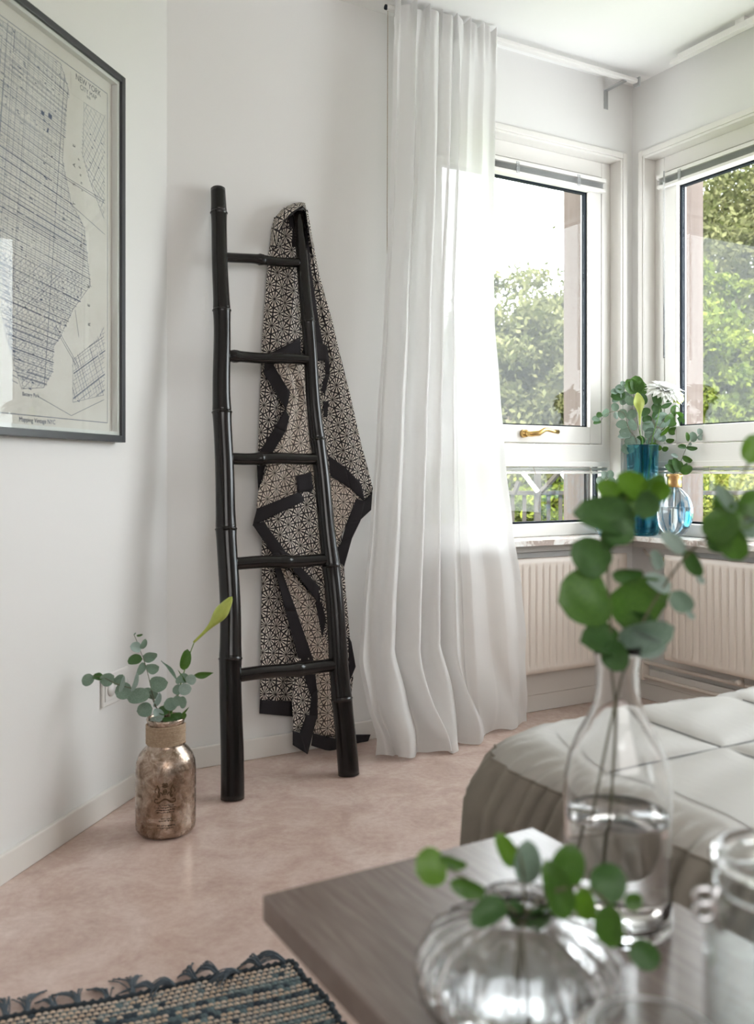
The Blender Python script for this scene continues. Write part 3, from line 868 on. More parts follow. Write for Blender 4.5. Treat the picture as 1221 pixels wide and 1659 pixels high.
def strip(quad, kk, n=6):
    """black border piece: four picture corners in order; laid a little in front of layer kk"""
    a, b, c, d = quad
    vs = []
    for j in range(n + 1):
        for i in range(n + 1):
            u, v = i / n, j / n
            x = (a[0] * (1 - u) + b[0] * u) * (1 - v) + (d[0] * (1 - u) + c[0] * u) * v
            y = (a[1] * (1 - u) + b[1] * u) * (1 - v) + (d[1] * (1 - u) + c[1] * u) * v
            w = wk(y, kk) - .0065 - .0015 * math.sin(x * .25 + y * .2)
            P = FB.hit(x, y, w)
            if P.z < .003: P.z = .003
            vs.append(P)
    m_ = n + 1
    BDS.append(vs)
    bd.add(vs, [(j * m_ + i, j * m_ + i + 1, (j + 1) * m_ + i + 1, (j + 1) * m_ + i) for j in range(n) for i in range(n)])
# back layers
panel(cl, [(352, 444, 480), (375, 440, 481), (420, 434, 486), (480, 430, 492), (560, 424, 498), (680, 420, 505), (760, 417, 510), (800, 420, 512), (860, 424, 515), (930, 424, 520), (1000, 423, 520), (1060, 422, 505), (1135, 421, 475)], .12, 8, .006, 5)
panel(cl, [(340, 487, 498), (400, 487, 508), (450, 490, 518), (520, 495, 538), (560, 500, 547), (640, 505, 567), (720, 510, 585), (760, 512, 596), (800, 514, 606), (812, 520, 592)], .2, -14, .006, 4, 1)
panel(cl, [(860, 480, 553), (960, 490, 560), (1036, 500, 567), (1100, 505, 572), (1194, 507, 560)], .06, -8, .004, 4)
# reverse-side flaps
panel(clr, [(586, 441, 502), (612, 453, 505), (636, 470, 508), (665, 464, 512), (732, 441, 516), (760, 432, 520), (798, 418, 524), (826, 415, 500)], .42, 20, .006, 5, .5)
panel(clr, [(764, 515, 540), (786, 515, 566), (808, 518, 581), (842, 520, 565), (880, 524, 547), (905, 526, 550)], .42, -25, .003, 3)
panel(clr, [(921, 450, 464), (950, 458, 492), (975, 466, 514), (1030, 485, 526), (1069, 498, 538), (1110, 508, 543), (1192, 507, 548)], .36, -30, .004, 4)
panel(cl, [(797, 484, 524), (820, 470, 526), (848, 424, 528), (900, 466, 532), (921, 485, 534), (950, 514, 536), (975, 517, 538)], .62, -38, .004, 4)
panel(cl, [(1066, 476, 500), (1095, 474, 504), (1134, 473, 508), (1184, 475, 490)], .46, 14, .003, 2)
# hood over the rail top
rim = [(448, 400), (452, 375), (460, 358), (472, 345), (484, 337), (491, 333), (495, 340), (498, 362), (505, 400)]
bak = [(437, 400), (440, 370), (446, 352), (458, 338), (474, 330), (487, 328), (494, 329), (499, 360), (509, 400)]
def hood(off=0.0, r0=0.0, r1=1.0):
    n = len(rim); NN = 48; vs = []; uvs = []
    for j in range(NN + 1):
        f = j / NN * (n - 1); i = min(int(f), n - 2); g = f - i
        R_ = (rim[i][0] + (rim[i + 1][0] - rim[i][0]) * g, rim[i][1] + (rim[i + 1][1] - rim[i][1]) * g)
        B_ = (bak[i][0] + (bak[i + 1][0] - bak[i][0]) * g, bak[i][1] + (bak[i + 1][1] - bak[i][1]) * g)
        for k_ in range(9):
            s_ = r0 + (r1 - r0) * k_ / 8
            w = -.006 - .062 * s_ - .003 * math.sin(j * .9) * s_
            sq = math.sin(s_ * math.pi / 2)
            x = B_[0] + (R_[0] - B_[0]) * s_ ** 1.6; y = B_[1] + (R_[1] - B_[1]) * s_ ** 1.6 + off
            P = FB.hit(x, y, w); vs.append(P); uvs.append((j * .0042, s_ * .07 + .02))
    return vs, [(j * 9 + k_, j * 9 + k_ + 1, (j + 1) * 9 + k_ + 1, (j + 1) * 9 + k_) for j in range(NN) for k_ in range(8)], uvs
cl.add(*hood())
vs, fs, uvs = hood(2.5, .8, 1.0); hb = MB().add(vs, fs)
# border pieces
for q4, kk in ((((439, 571), (486, 548), (488, 585), (437, 580)), .2), (((427, 604), (442, 590), (470, 636), (463, 664)), .46), (((429, 585), (443, 580), (443, 594), (427, 604)), .46),
    (((462, 662), (469, 676), (462, 700), (445, 692)), .46), (((445, 692), (462, 700), (440, 736), (420, 732)), .46), (((416, 752), (431, 750), (424, 775), (418, 796)), .2),
    (((479, 772), (504, 765), (507, 792), (483, 800)), .62), (((483, 798), (507, 792), (500, 806), (487, 810)), .5),
    (((416, 824), (484, 797), (493, 812), (409, 852)), .62), (((409, 850), (427, 845), (470, 904), (440, 896)), .66),
    (((450, 890), (466, 896), (517, 950), (515, 977)), .66), (((440, 896), (452, 896), (466, 925), (455, 918)), .66),
    (((511, 978), (517, 960), (528, 1004), (522, 1034)), .6), (((443, 915), (453, 915), (480, 990), (462, 990)), .4), (((462, 990), (480, 990), (508, 1070), (484, 1070)), .4),
    (((484, 1070), (508, 1070), (514, 1120), (504, 1130)), .42), (((504, 1128), (514, 1118), (514, 1165), (500, 1165)), .46),
    (((496, 1158), (514, 1160), (498, 1222), (484, 1192)), .5), (((474, 1184), (487, 1188), (498, 1222), (474, 1207)), .52), (((421, 1134), (474, 1136), (474, 1161), (420, 1156)), .12),
    (((507, 1188), (548, 1198), (548, 1222), (504, 1208)), .40), (((548, 1190), (600, 1190), (594, 1207), (548, 1218)), .12), (((564, 1030), (569, 1040), (576, 1080), (566, 1104)), .08),
    (((532, 738), (560, 758), (568, 792), (535, 771)), .44), (((560, 758), (585, 784), (591, 814), (568, 792)), .44), (((586, 813), (608, 795), (614, 814), (584, 842)), .22),
    (((577, 808), (591, 812), (584, 843), (562, 846)), .46), (((562, 846), (584, 843), (570, 872), (552, 880)), .46), (((552, 880), (570, 872), (557, 919), (541, 895)), .46),
    (((497, 548), (530, 560), (533, 586), (500, 582)), .3), (((526, 583), (533, 586), (534, 606), (527, 606)), .3), (((527, 606), (534, 606), (526, 640), (520, 632)), .3), (((524, 650), (532, 650), (530, 676), (524, 676)), .3),
    (((467, 352), (481, 344), (484, 400), (472, 400)), .02), (((490, 342), (495, 345), (503, 430), (494, 430)), .25), (((494, 430), (503, 430), (516, 520), (503, 520)), .25), (((503, 520), (516, 520), (524, 560), (503, 560)), .25)):
    strip(q4, kk)
f1 = build('fabric', cl, M['cloth'], thr, solid=.0012)
f2 = build('fabric_reverse', clr, M['cloth_rev'], thr, solid=.0012, label='paler reverse side of the fabric')
build('border', hb, M['black_cloth'], thr, solid=.0014, label='black edge round the hood over the rail')
# touching border pieces are joined into one folded band each
grp = list(range(len(BDS)))
for i in range(len(BDS)):
    for j in range(i):
        if grp[i] != grp[j] and min((p - q_).length for p in BDS[i] for q_ in BDS[j]) < .012:
            a, b = grp[i], grp[j]; grp = [b if g == a else g for g in grp]
for g in sorted(set(grp)):
    bb = MB()
    for i, vs in enumerate(BDS):
        if grp[i] == g:
            bb.add(vs, [(j * 7 + k_, j * 7 + k_ + 1, (j + 1) * 7 + k_ + 1, (j + 1) * 7 + k_) for j in range(6) for k_ in range(6)])
    build('border', bb, M['black_cloth'], thr, solid=.0014, label='plain black border band')

# ------------------------------------------------------------------ leaves
def leaf_mesh(name, pointed=False, cup=.12, nx=10, ny=6):
    vs = []; fs = []
    for i in range(nx + 1):
        u = i / nx
        if pointed: hw = .5 * (math.sin(math.pi * u ** .8)) ** .9 * (1 - .25 * u)
        else:
            a = max(0, 1 - (2 * u - 1) ** 2); hw = .5 * math.sqrt(a) * (.96 + .08 * (1 - u))
        for j in range(ny + 1):
            v = 2 * j / ny - 1
            z = cup * (abs(v) ** 1.5) * hw * 2 - cup * .8 * u * u + .02 * math.sin(u * 9 + v * 3)
            vs.append((u, v * hw, z))
    n = ny + 1
    for i in range(nx):
        for j in range(ny): fs.append((i * n + j, (i + 1) * n + j, (i + 1) * n + j + 1, i * n + j + 1))
    me = bpy.data.meshes.new(name); me.from_pydata(vs, [], fs); me.shade_smooth(); return me
LEAFM = {}
def leaf(parent, b, t, width, roll, mat, pointed=False, name='leaf'):
    key = (mat, pointed)
    if key not in LEAFM:
        me = leaf_mesh('leaf_' + mat, pointed); me.materials.append(M[mat]); LEAFM[key] = me
    o = bpy.data.objects.new(name, LEAFM[key]); C.objects.link(o)
    b, t = Vector(b), Vector(t); x = (t - b); L_ = x.length; x.normalize()
    view = (Vector((0, 0, EYE)) - (b + t) / 2).normalized()
    z = (view - x * view.dot(x)).normalized()
    y = z.cross(x)
    r = rad(roll); y2 = y * math.cos(r) + z * math.sin(r); z2 = z * math.cos(r) - y * math.sin(r)
    Mx = Matrix(((x.x * L_, y2.x * width, z2.x * L_, b.x), (x.y * L_, y2.y * width, z2.y * L_, b.y), (x.z * L_, y2.z * width, z2.z * L_, b.z), (0, 0, 0, 1)))
    o.parent = parent
    o.matrix_local = MW[parent.name].inverted() @ Mx
    MW[o.name] = Mx
    return o
def pxl(parent, bx, by, tx, ty, wpx, Y, roll=0, mat='euc', dY=0.0, pointed=False):
    return leaf(parent, at(bx, by, Y), at(tx, ty, Y + dY), wpx / F_PX * Y / max(.25, abs(math.cos(rad(roll)))), roll, mat, pointed)
def stem(parent, pts, r0, r1, mat='stem', name='stem'):
    n = len(pts)
    # smooth the path
    P = []
    for i in range(n - 1):
        p0, p1, p2, p3 = pts[max(i - 1, 0)], pts[i], pts[i + 1], pts[min(i + 2, n - 1)]
        for k_ in range(5):
            t = k_ / 5
            P.append(.5 * ((2 * p1) + (p2 - p0) * t + (2 * p0 - 5 * p1 + 4 * p2 - p3) * t * t + (3 * p1 - p0 - 3 * p2 + p3) * t ** 3))
    P.append(pts[-1])
    return build(name, MB().tube(P, [r0 + (r1 - r0) * i / (len(P) - 1) for i in range(len(P))], 8), M[mat], parent)

# ------------------------------------------------------------------ bronze bottle on the floor with sprigs
BY = 2.405; BC = Vector((at(268.5, 1345, BY).x, BY, 0))
bot = thing('bronze_glass_bottle', BC, 'bronze mercury-glass bottle vase standing on the floor by the left wall', 'vase')
R_ = .0785
prof = [(0, .001), (.062, .001), (.071, .004), (.0775, .013), (R_, .025), (R_, .165), (.0765, .185), (.070, .203), (.060, .217), (.050, .226), (.0475, .232), (.0475, .288), (.0495, .292), (.0505, .297), (.0485, .301),
        (.045, .299), (.0445, .292), (.044, .232), (.056, .214), (.067, .196), (.073, .175), (.0745, .03), (.069, .010), (0, .006)]
build('body', MB().lathe(prof, BC, 64), M['mercury'], bot)
tw = MB()
n = 11; pts = []
for i in range(n * 24 + 1):
    a = i / 24 * 2 * math.pi
    r = .0497 + .0006 * math.sin(i * 1.7)
    pts.append(BC + Vector((r * math.cos(a), r * math.sin(a), .233 + i / 24 * .0046)))
build('twine_collar', tw.tube(pts, .0026, 6), M['twine'], bot, label='jute twine wound round the neck')
# printed emblem: crown, two supporters, scroll, lines of faded text
def onb(x, z, lift=.0006):      # wrap sheet coordinates round the bottle, facing the camera
    a0 = math.atan2(-BC.y, -BC.x) + math.pi * 0
    a = a0 + x / R_
    return BC + Vector(((R_ + lift) * math.cos(a), (R_ + lift) * math.sin(a), z))
def bstroke(mb, pts, w):
    for (p, q_) in zip(pts, pts[1:]):
        dx, dz = q_[0] - p[0], q_[1] - p[1]; l = math.hypot(dx, dz) or 1; nx, nz = -dz / l * w * .8, dx / l * w * .8
        mb.add([onb(p[0] + nx, p[1] + nz), onb(q_[0] + nx, q_[1] + nz), onb(q_[0] - nx, q_[1] - nz), onb(p[0] - nx, p[1] - nz)], [(0, 1, 2, 3)])
def arc(cx_, cz, rx, rz, a0, a1, n=14): return [(cx_ + rx * math.cos(rad(a0 + (a1 - a0) * i / n)), cz + rz * math.sin(rad(a0 + (a1 - a0) * i / n))) for i in range(n + 1)]
em = MB(); ez = .128; ex0 = -.002
bstroke(em, arc(ex0, ez + .017, .0065, .005, 180, 360), .002); bstroke(em, [(ex0 - .007, ez + .019), (ex0 - .004, ez + .023), (ex0, ez + .020), (ex0 + .004, ez + .023), (ex0 + .007, ez + .019)], .0018)
bstroke(em, [(ex0 - .005, ez + .017), (ex0 + .005, ez + .017)], .003)
for s_ in (-1, 1):
    bstroke(em, [(ex0 + s_ * x, ez + z) for x, z in ((.020, .018), (.0165, .012), (.014, .006), (.0165, .000), (.013, -.006), (.016, -.013))], .0022)
    bstroke(em, [(ex0 + s_ * x, ez + z) for x, z in ((.020, .012), (.024, .008), (.0255, .002), (.023, -.001))], .0014)
    bstroke(em, [(ex0 + s_ * x, ez + z) for x, z in ((.013, .000), (.008, -.002), (.005, -.007))], .0016)
    bstroke(em, [(ex0 + s_ * x, ez + z) for x, z in ((.013, -.006), (.019, -.008), (.018, -.014))], .0014)
    bstroke(em, [(ex0 + s_ * x, ez + z) for x, z in ((.000, -.018), (.005, -.019), (.010, -.023), (.016, -.027), (.021, -.027))], .0026)
    bstroke(em, arc(ex0 + s_ * .0225, ez - .022, .0045, .0048, -100 if s_ > 0 else 280, 140 if s_ > 0 else 40), .0014)
bstroke(em, arc(ex0, ez + .001, .0045, .006, 0, 360), .0016); bstroke(em, [(ex0 - .003, ez + .001), (ex0 + .003, ez + .001)], .003)
build('gold_emblem', em, M['emblem'], bot, smooth=False, label='gold crest print on the front')
tx = MB()
for row, (z, hw) in enumerate(((.094, .020), (.088, .024), (.082, .024), (.076, .022), (.060, .012), (.054, .018), (.042, .022), (.036, .02))):
    x = -hw
    while x < hw:
        l = random.uniform(.001, .0035)
        bstroke(tx, [(x, z + random.uniform(-.001, .001)), (x + l, z + random.uniform(-.001, .001))], random.uniform(.0008, .0022)); x += l + random.uniform(.0008, .002)
setp(build('faded_print', tx, M['emblem_dark'], bot, smooth=False), kind='stuff')

def c5(x, y): return (110 + x * .2773, 940 + y * .2773)
def sprig5(label, path, leaves, group=None, mat='stem', name='eucalyptus_sprig', r=.0014, cat='eucalyptus'):
    root = thing(name, BC + Vector((0, 0, .02)), label, cat, group)
    pts = [BC + Vector((.004, .006, .03))]
    pts += [at(*c5(x, y), BY + dy) for (x, y, dy) in path]
    stem(root, pts, r, r * .5, mat)
    for L_ in leaves:
        bx, by, tx, ty, w, roll, mt = L_[:7]; dY = L_[7] if len(L_) > 7 else 0; y0 = L_[8] if len(L_) > 8 else 0
        a = c5(bx, by); b = c5(tx, ty)
        pxl(root, a[0], a[1], b[0], b[1], w * .2773, BY + y0, roll, mt, dY, pointed=(len(L_) > 9))
    return root
sprig5('upright eucalyptus sprig in the bronze bottle', [(548, 825, 0), (515, 740, 0), (490, 650, 0), (470, 560, 0), (445, 470, 0), (428, 425, .0), (400, 350, 0), (385, 318, 0)],
       [(436, 462, 345, 470, 60, 25, 'euc_dark'), (438, 440, 522, 452, 62, 40, 'euc', .02), (428, 400, 366, 385, 60, 20, 'euc_pale', -.02), (425, 402, 456, 345, 34, 30, 'euc', .0),
        (400, 325, 437, 318, 14, 20, 'euc_dark'), (385, 320, 397, 306, 8, 0, 'euc'), (455, 522, 400, 520, 74, 20, 'euc', .02), (458, 520, 527, 510, 62, 25, 'euc', -.02),
        (478, 612, 578, 600, 92, 8, 'euc', -.02), (494, 750, 403, 765, 84, 5, 'euc', -.02), (503, 742, 540, 660, 34, 35, 'euc_pale'), (485, 640, 520, 700, 60, 25, 'euc', .03)])
sprig5('eucalyptus sprig in the bronze bottle arching left towards the wall', [(535, 825, .01), (510, 735, .0), (470, 660, -.02), (400, 640, -.03), (330, 620, -.04), (270, 600, -.04), (215, 572, -.04), (148, 558, -.04)],
       [(150, 560, 83, 608, 66, 20, 'euc', -.01, -.04), (205, 575, 143, 556, 44, 40, 'euc_dark', 0, -.04), (190, 600, 268, 560, 76, 10, 'euc', 0, -.04), (272, 610, 322, 555, 58, 30, 'euc', .0, -.03),
        (300, 655, 330, 560, 26, 20, 'euc_pale', 0, -.05), (376, 640, 272, 655, 98, 5, 'euc', -.01, -.03), (370, 652, 410, 542, 28, 30, 'euc_pale', 0, -.04), (480, 665, 342, 690, 88, 12, 'euc', -.01, -.03), (480, 680, 420, 640, 70, 30, 'euc', .02, .0),
        (545, 822, 510, 750, 58, 20, 'euc_pale', 0, -.03), (478, 818, 560, 800, 40, 30, 'euc_pale', 0, -.04)])
sprig5('short eucalyptus sprig in the bronze bottle leaning right below the lily', [(590, 822, .0), (600, 760, .0), (625, 690, 0), (660, 625, 0), (700, 560, .0)],
       [(665, 590, 632, 575, 52, 10, 'euc', 0, -.02), (690, 600, 662, 545, 56, 15, 'euc', 0, 0), (695, 600, 741, 560, 62, 10, 'euc_pale', 0, -.02), (668, 650, 612, 630, 60, 15, 'euc', 0, -.01),
        (645, 640, 721, 634, 68, 5, 'euc_pale', 0, -.03), (640, 735, 560, 715, 76, 8, 'euc', 0, -.03), (612, 690, 668, 720, 58, 12, 'euc', 0, -.04), (650, 715, 693, 712, 70, 5, 'euc', 0, -.03),
        (585, 775, 525, 750, 54, 15, 'euc_dark', 0, -.02), (600, 800, 668, 785, 44, 25, 'euc_dark', 0, -.03), (550, 815, 622, 812, 34, 20, 'euc_dark', 0, -.04), (600, 700, 580, 780, 60, 20, 'euc_green', 0, .01), (655, 810, 690, 780, 30, 25, 'euc_green', 0, -.01)])
lil = sprig5('lily stem with a long yellow-green bud in the bronze bottle', [(600, 822, .01), (625, 740, .01), (655, 620, .01), (680, 530, .01), (705, 450, .01), (738, 362, .01)],
       [(672, 525, 700, 405, 62, 10, 'euc_green', 0, -.01), (735, 555, 852, 546, 44, 25, 'euc_green', .02, 0, 1), (635, 585, 548, 462, 22, 30, 'euc', .02, 0, 1), (690, 600, 640, 520, 10, 0, 'euc_green', 0, .0, 1), (660, 790, 708, 742, 14, 10, 'euc_green', 0, -.02, 1)],
       name='lily_stem', mat='stem_green', r=.0024, cat='lily')
def bud(parent, a, b, rmax, mat='lily', name='bud'):
    a, b = Vector(a), Vector(b); d = b - a
    side = d.cross(Vector((0, 1, 0))).normalized()
    ps = []; rs = []
    for i in range(25):
        t = i / 24
        ps.append(a + d * t + side * (-.035 * d.length * math.sin(t * math.pi)))
        r = .16 + .20 * t + .64 * math.exp(-((t - .68) / .22) ** 2)
        r *= 1 if t < .85 else math.sqrt(max(0, 1 - ((t - .85) / .155) ** 2))
        rs.append(rmax * r)
    mb = MB().tube(ps, rs, 24)
    # three shallow petal grooves
    for i, v in enumerate(mb.v):
        k_ = i % 24; c = ps[i // 24]
        g = 1 - .14 * max(0, math.cos(3 * 2 * math.pi * k_ / 24)) ** 6
        mb.v[i] = c + (v - c) * g
    return build(name, mb, M[mat], parent)
bud(lil, at(*c5(736, 362), BY + .01), at(*c5(957, 98), BY - .03), 43 * .2773 / F_PX * BY)

# ------------------------------------------------------------------ window-sill vases and flowers
# tall blue vase in the corner
TV = FR.p(.118, -.062, SILLZ)
tvr = thing('tall_blue_vase', TV, 'tall dark teal glass vase in the corner of the sill', 'vase')
def tvf(a, z, r): return 1 + .02 * math.cos(8 * a)
hgt = .372
prof = [(0, .0005), (.050, .0005), (.060, .004), (.0655, .014), (.0660, .05), (.063, .12), (.0615, .2), (.063, .30), (.0665, hgt - .004), (.0675, hgt), (.0655, hgt + .001), (.063, hgt - .003), (.0595, .3), (.058, .2), (.0595, .12), (.062, .05), (.058, .016), (0, .012)]
build('body', MB().lathe(prof, TV, 64, rfun=tvf), M['teal_glass'], tvr)
# round blue vase with brass collar
RV = FR.p(.272, -.048, SILLZ)
rvr = thing('round_blue_vase', RV, 'round blue-striped glass vase with brass collar on the right-hand sill', 'vase', deg=-60)
def disc_prof(rm, h, rn, n=18):
    o_ = [(0, .0005), (rm * .28, .0005)]
    for i in range(1, n + 1):
        a = -math.pi / 2 + math.pi * (i / (n + 1)) * .97 + .12
        z = h / 2 + h / 2 * math.sin(a); r = rm * math.cos(a)
        if r < rn and i > n / 2: break
        o_.append((max(r, rm * .28), max(z, .0005 + .002 * i)))
    return o_
pr = disc_prof(.084, .200, .026) + [(.026, .199), (.0255, .246)]
pin = [(max(r - .0035, 0), z + (.004 if i < 3 else 0)) for i, (r, z) in enumerate(pr)][::-1]
build('body', MB().lathe(pr + pin[:-1] + [(0, .006)], RV, 64, F=FR, sy=.62), M['stripe_glass'], rvr)
build('water', MB().lathe([(0, .008), (.022, .008), (.05, .018), (.069, .04), (.0775, .075), (.0795, .1), (.079, .122), (0, .122)], RV, 48, F=FR, sy=.60), M['water'], rvr)
build('brass_collar', MB().lathe([(.0268, .200), (.0290, .201), (.0275, .222), (.0285, .240), (.033, .243), (.033, .2525), (.0275, .254), (.0262, .252), (.0262, .201)], RV, 40, F=FR, close=True), M['gold'], rvr)
# small vase half hidden behind the foreground leaves
SV = FB.p(1.815, -.062, SILLZ)
svr = thing('small_brass_collar_vase', SV, 'small glass vase with brass collar on the back sill, behind the foreground leaves', 'vase')
pr = [(0, .0005), (.022, .0005), (.036, .008), (.046, .025), (.049, .045), (.045, .068), (.034, .088), (.021, .1), (.018, .105), (.018, .14), (.016, .14), (.016, .105), (.03, .085), (.041, .065), (.045, .045), (.042, .026), (.03, .01), (0, .006)]
build('body', MB().lathe(pr, SV, 48), M['stripe_glass'], svr)
build('brass_collar', MB().lathe([(.0185, .104), (.0205, .105), (.0195, .13), (.023, .134), (.023, .143), (.0188, .144)], SV, 32, close=True), M['gold'], svr)

VY = 3.74
def c1(x, y): return (780 + x * .3612, 580 + y * .3612)
def sprig1(base, label, path, leaves, Y=VY, name='eucalyptus_sprig', mat='stem', r=.0016, cat='eucalyptus', group=None, zb=.03):
    root = thing(name, base + Vector((0, 0, zb)), label, cat, group)
    stem(root, [base + Vector((0, 0, zb + .01))] + [at(*c1(x, y), Y + dy) for (x, y, dy) in path], r, r * .5, mat)
    for L_ in leaves:
        bx, by, tx_, ty, w, roll, mt = L_[:7]; dY = L_[7] if len(L_) > 7 else 0; y0 = L_[8] if len(L_) > 8 else 0
        a = c1(bx, by); b = c1(tx_, ty)
        pxl(root, a[0], a[1], b[0], b[1], w * .3612, Y + y0, roll, mt, dY, pointed=(len(L_) > 9))
    return root
sprig1(TV, 'eucalyptus sprig reaching far left from the tall blue vase', [(700, 400, .0), (660, 320, -.02), (640, 250, -.03), (600, 238, -.03), (555, 255, -.03), (530, 290, -.03)],
       [(540, 262, 570, 230, 30, 20, 'euc'), (540, 250, 515, 262, 26, 30, 'euc_dark'), (530, 275, 494, 272, 26, 30, 'euc'), (536, 285, 500, 292, 20, 40, 'euc_dark'), (605, 238, 590, 202, 34, 10, 'euc'), (600, 240, 605, 275, 20, 30, 'euc_pale'),
        (655, 240, 690, 268, 50, 10, 'euc'), (648, 262, 612, 240, 44, 15, 'euc'), (655, 300, 602, 298, 40, 20, 'euc'), (660, 310, 692, 290, 52, 12, 'euc'), (670, 340, 617, 330, 50, 10, 'euc'), (668, 350, 610, 352, 26, 30, 'euc_pale'), (690, 380, 640, 372, 56, 10, 'euc'), (690, 400, 625, 412, 50, 12, 'euc'), (668, 405, 640, 428, 30, 20, 'euc'), (700, 360, 672, 405, 50, 10, 'euc_pale')])
sprig1(TV, 'tall eucalyptus sprig rising above the lily bud in the tall blue vase', [(715, 400, .02), (700, 300, .02), (690, 220, .02), (680, 150, .01), (690, 100, .0)],
       [(690, 160, 652, 95, 60, 15, 'euc_green'), (690, 150, 740, 118, 66, 10, 'euc_green'), (700, 158, 690, 78, 60, 10, 'euc_green'), (640, 150, 600, 128, 40, 20, 'euc'), (645, 160, 580, 172, 54, 15, 'euc_dark'), (612, 152, 578, 150, 26, 30, 'euc'), (650, 190, 632, 150, 40, 20, 'euc'), (655, 210, 675, 170, 50, 20, 'euc'), (640, 210, 628, 180, 34, 20, 'euc'), (700, 200, 742, 170, 50, 20, 'euc_dark'), (640, 125, 625, 105, 22, 20, 'euc'), (620, 180, 585, 195, 26, 30, 'euc')])
sprig1(TV, 'leafy eucalyptus sprig filling the right of the tall blue vase', [(745, 400, -.02), (775, 340, -.03), (815, 280, -.03), (850, 240, -.03), (880, 210, -.03)],
       [(720, 320, 775, 300, 58, 8, 'euc'), (730, 330, 780, 345, 54, 10, 'euc'), (780, 300, 840, 255, 70, 5, 'euc'), (825, 300, 868, 260, 60, 10, 'euc_green'), (860, 250, 905, 268, 40, 20, 'euc_green'), (872, 270, 908, 295, 38, 15, 'euc_dark'), (770, 350, 812, 335, 56, 8, 'euc_pale'),
        (800, 260, 770, 240, 60, 20, 'euc_dark'), (835, 330, 880, 322, 36, 20, 'euc_green'), (825, 368, 865, 372, 22, 30, 'euc_green'), (735, 380, 775, 372, 40, 15, 'euc'), (750, 385, 808, 412, 36, 20, 'lime'), (808, 405, 838, 410, 24, 20, 'euc_green'), (845, 240, 888, 225, 44, 15, 'euc_green'), (740, 260, 722, 225, 50, 20, 'euc_dark'), (760, 290, 722, 265, 40, 20, 'euc_dark'), (800, 375, 812, 340, 40, 15, 'euc'), (700, 350, 722, 388, 44, 12, 'euc_dark')])
l1 = sprig1(TV, 'lily stem with upright pale bud in the tall blue vase', [(722, 400, -.03), (712, 350, -.04), (708, 295, -.04)], [], name='lily_stem', mat='stem_green', r=.003, cat='lily')
bud(l1, at(*c1(708, 300), VY - .04), at(*c1(698, 155), VY - .04), 26 * .3612 / F_PX * VY)
l2 = sprig1(TV, 'lily stem with bud tucked behind the white chrysanthemum', [(770, 400, .02), (830, 300, .03), (850, 246, .03)], [(800, 350, 850, 300, 20, 20, 'lime', 0, 0, 1)], name='lily_stem', mat='stem_green', r=.003, cat='lily')
bud(l2, at(*c1(850, 248), VY + .03), at(*c1(888, 150), VY + .0), 30 * .3612 / F_PX * VY)
mum = sprig1(TV, 'white chrysanthemum bloom in the tall blue vase', [(760, 400, -.03), (785, 290, -.05), (800, 225, -.05), (815, 165, -.05)],
             [(795, 240, 770, 205, 44, 15, 'euc_dark', 0, -.05), (800, 222, 862, 200, 24, 20, 'euc_dark', 0, -.05, 1), (790, 215, 775, 150, 40, 20, 'euc_dark', 0, -.05), (835, 200, 830, 165, 30, 20, 'euc_dark', 0, -.05)], name='chrysanthemum', mat='stem_green', r=.0028, cat='flower')
mc = at(*c1(822, 150), VY - .05)
axis = Vector((.22, -.32, .92)).normalized(); ex_ = axis.cross(Vector((0, 1, 0))).normalized(); ey_ = axis.cross(ex_)
if 1:
    pm = bpy.data.meshes.new('petal'); vs = []; fs = []
    for i in range(7):
        u = i / 6; hw = .5 * math.sin(math.pi * min(1, u * .85 + .12)) ** .6 * (1 if u < 1 else .4)
        for j in (-1, 0, 1): vs.append((u, j * hw, .25 * u - .33 * u * u + .1 * abs(j) * hw))
    for i in range(6):
        for j in range(2): fs.append((i * 3 + j, (i + 1) * 3 + j, (i + 1) * 3 + j + 1, i * 3 + j + 1))
    pm.from_pydata(vs, [], fs); pm.shade_smooth(); pm.materials.append(M['petal'])
    for ring, (cnt, el, ln) in enumerate(((30, -12, .078), (28, 2, .078), (26, 16, .072), (24, 32, .060), (20, 48, .046), (14, 66, .032))):
        for i in range(cnt):
            a = 2 * math.pi * (i + .5 * (ring % 2)) / cnt + random.uniform(-.06, .06); e = rad(el + random.uniform(-6, 6)); l = ln * random.uniform(.88, 1.06)
            radial = ex_ * math.cos(a) + ey_ * math.sin(a)
            d = radial * math.cos(e) + axis * math.sin(e); z = axis * math.cos(e) - radial * math.sin(e); y = z.cross(d)
            b = mc + radial * .004
            o = bpy.data.objects.new('petal', pm); C.objects.link(o); o.parent = mum
            wd_ = .025
            o.matrix_local = MW[mum.name].inverted() @ Matrix(((d.x * l, y.x * wd_, z.x * l, b.x), (d.y * l, y.y * wd_, z.y * l, b.y), (d.z * l, y.z * wd_, z.z * l, b.z), (0, 0, 0, 1)))
RY_ = RV.y
sprig1(RV, 'eucalyptus sprig in the round blue vase rising to the right', [(880, 512, 0), (895, 460, 0), (920, 400, 0), (945, 370, .0), (985, 340, 0), (1018, 312, 0)],
       [(915, 400, 970, 408, 20, 20, 'euc_dark'), (918, 400, 880, 395, 22, 20, 'euc_dark'), (900, 440, 945, 468, 26, 15, 'euc_green'), (925, 375, 920, 332, 18, 20, 'euc_green'), (950, 378, 945, 330, 34, 10, 'euc'), (965, 360, 1000, 350, 26, 20, 'euc_pale'), (980, 345, 975, 315, 24, 20, 'euc_pale'),
        (1000, 330, 1028, 318, 22, 20, 'euc'), (1005, 325, 998, 295, 20, 20, 'euc_pale'), (930, 380, 940, 392, 14, 0, 'euc_pale'), (880, 445, 850, 430, 16, 30, 'euc_pale')], Y=RY_, zb=.05)
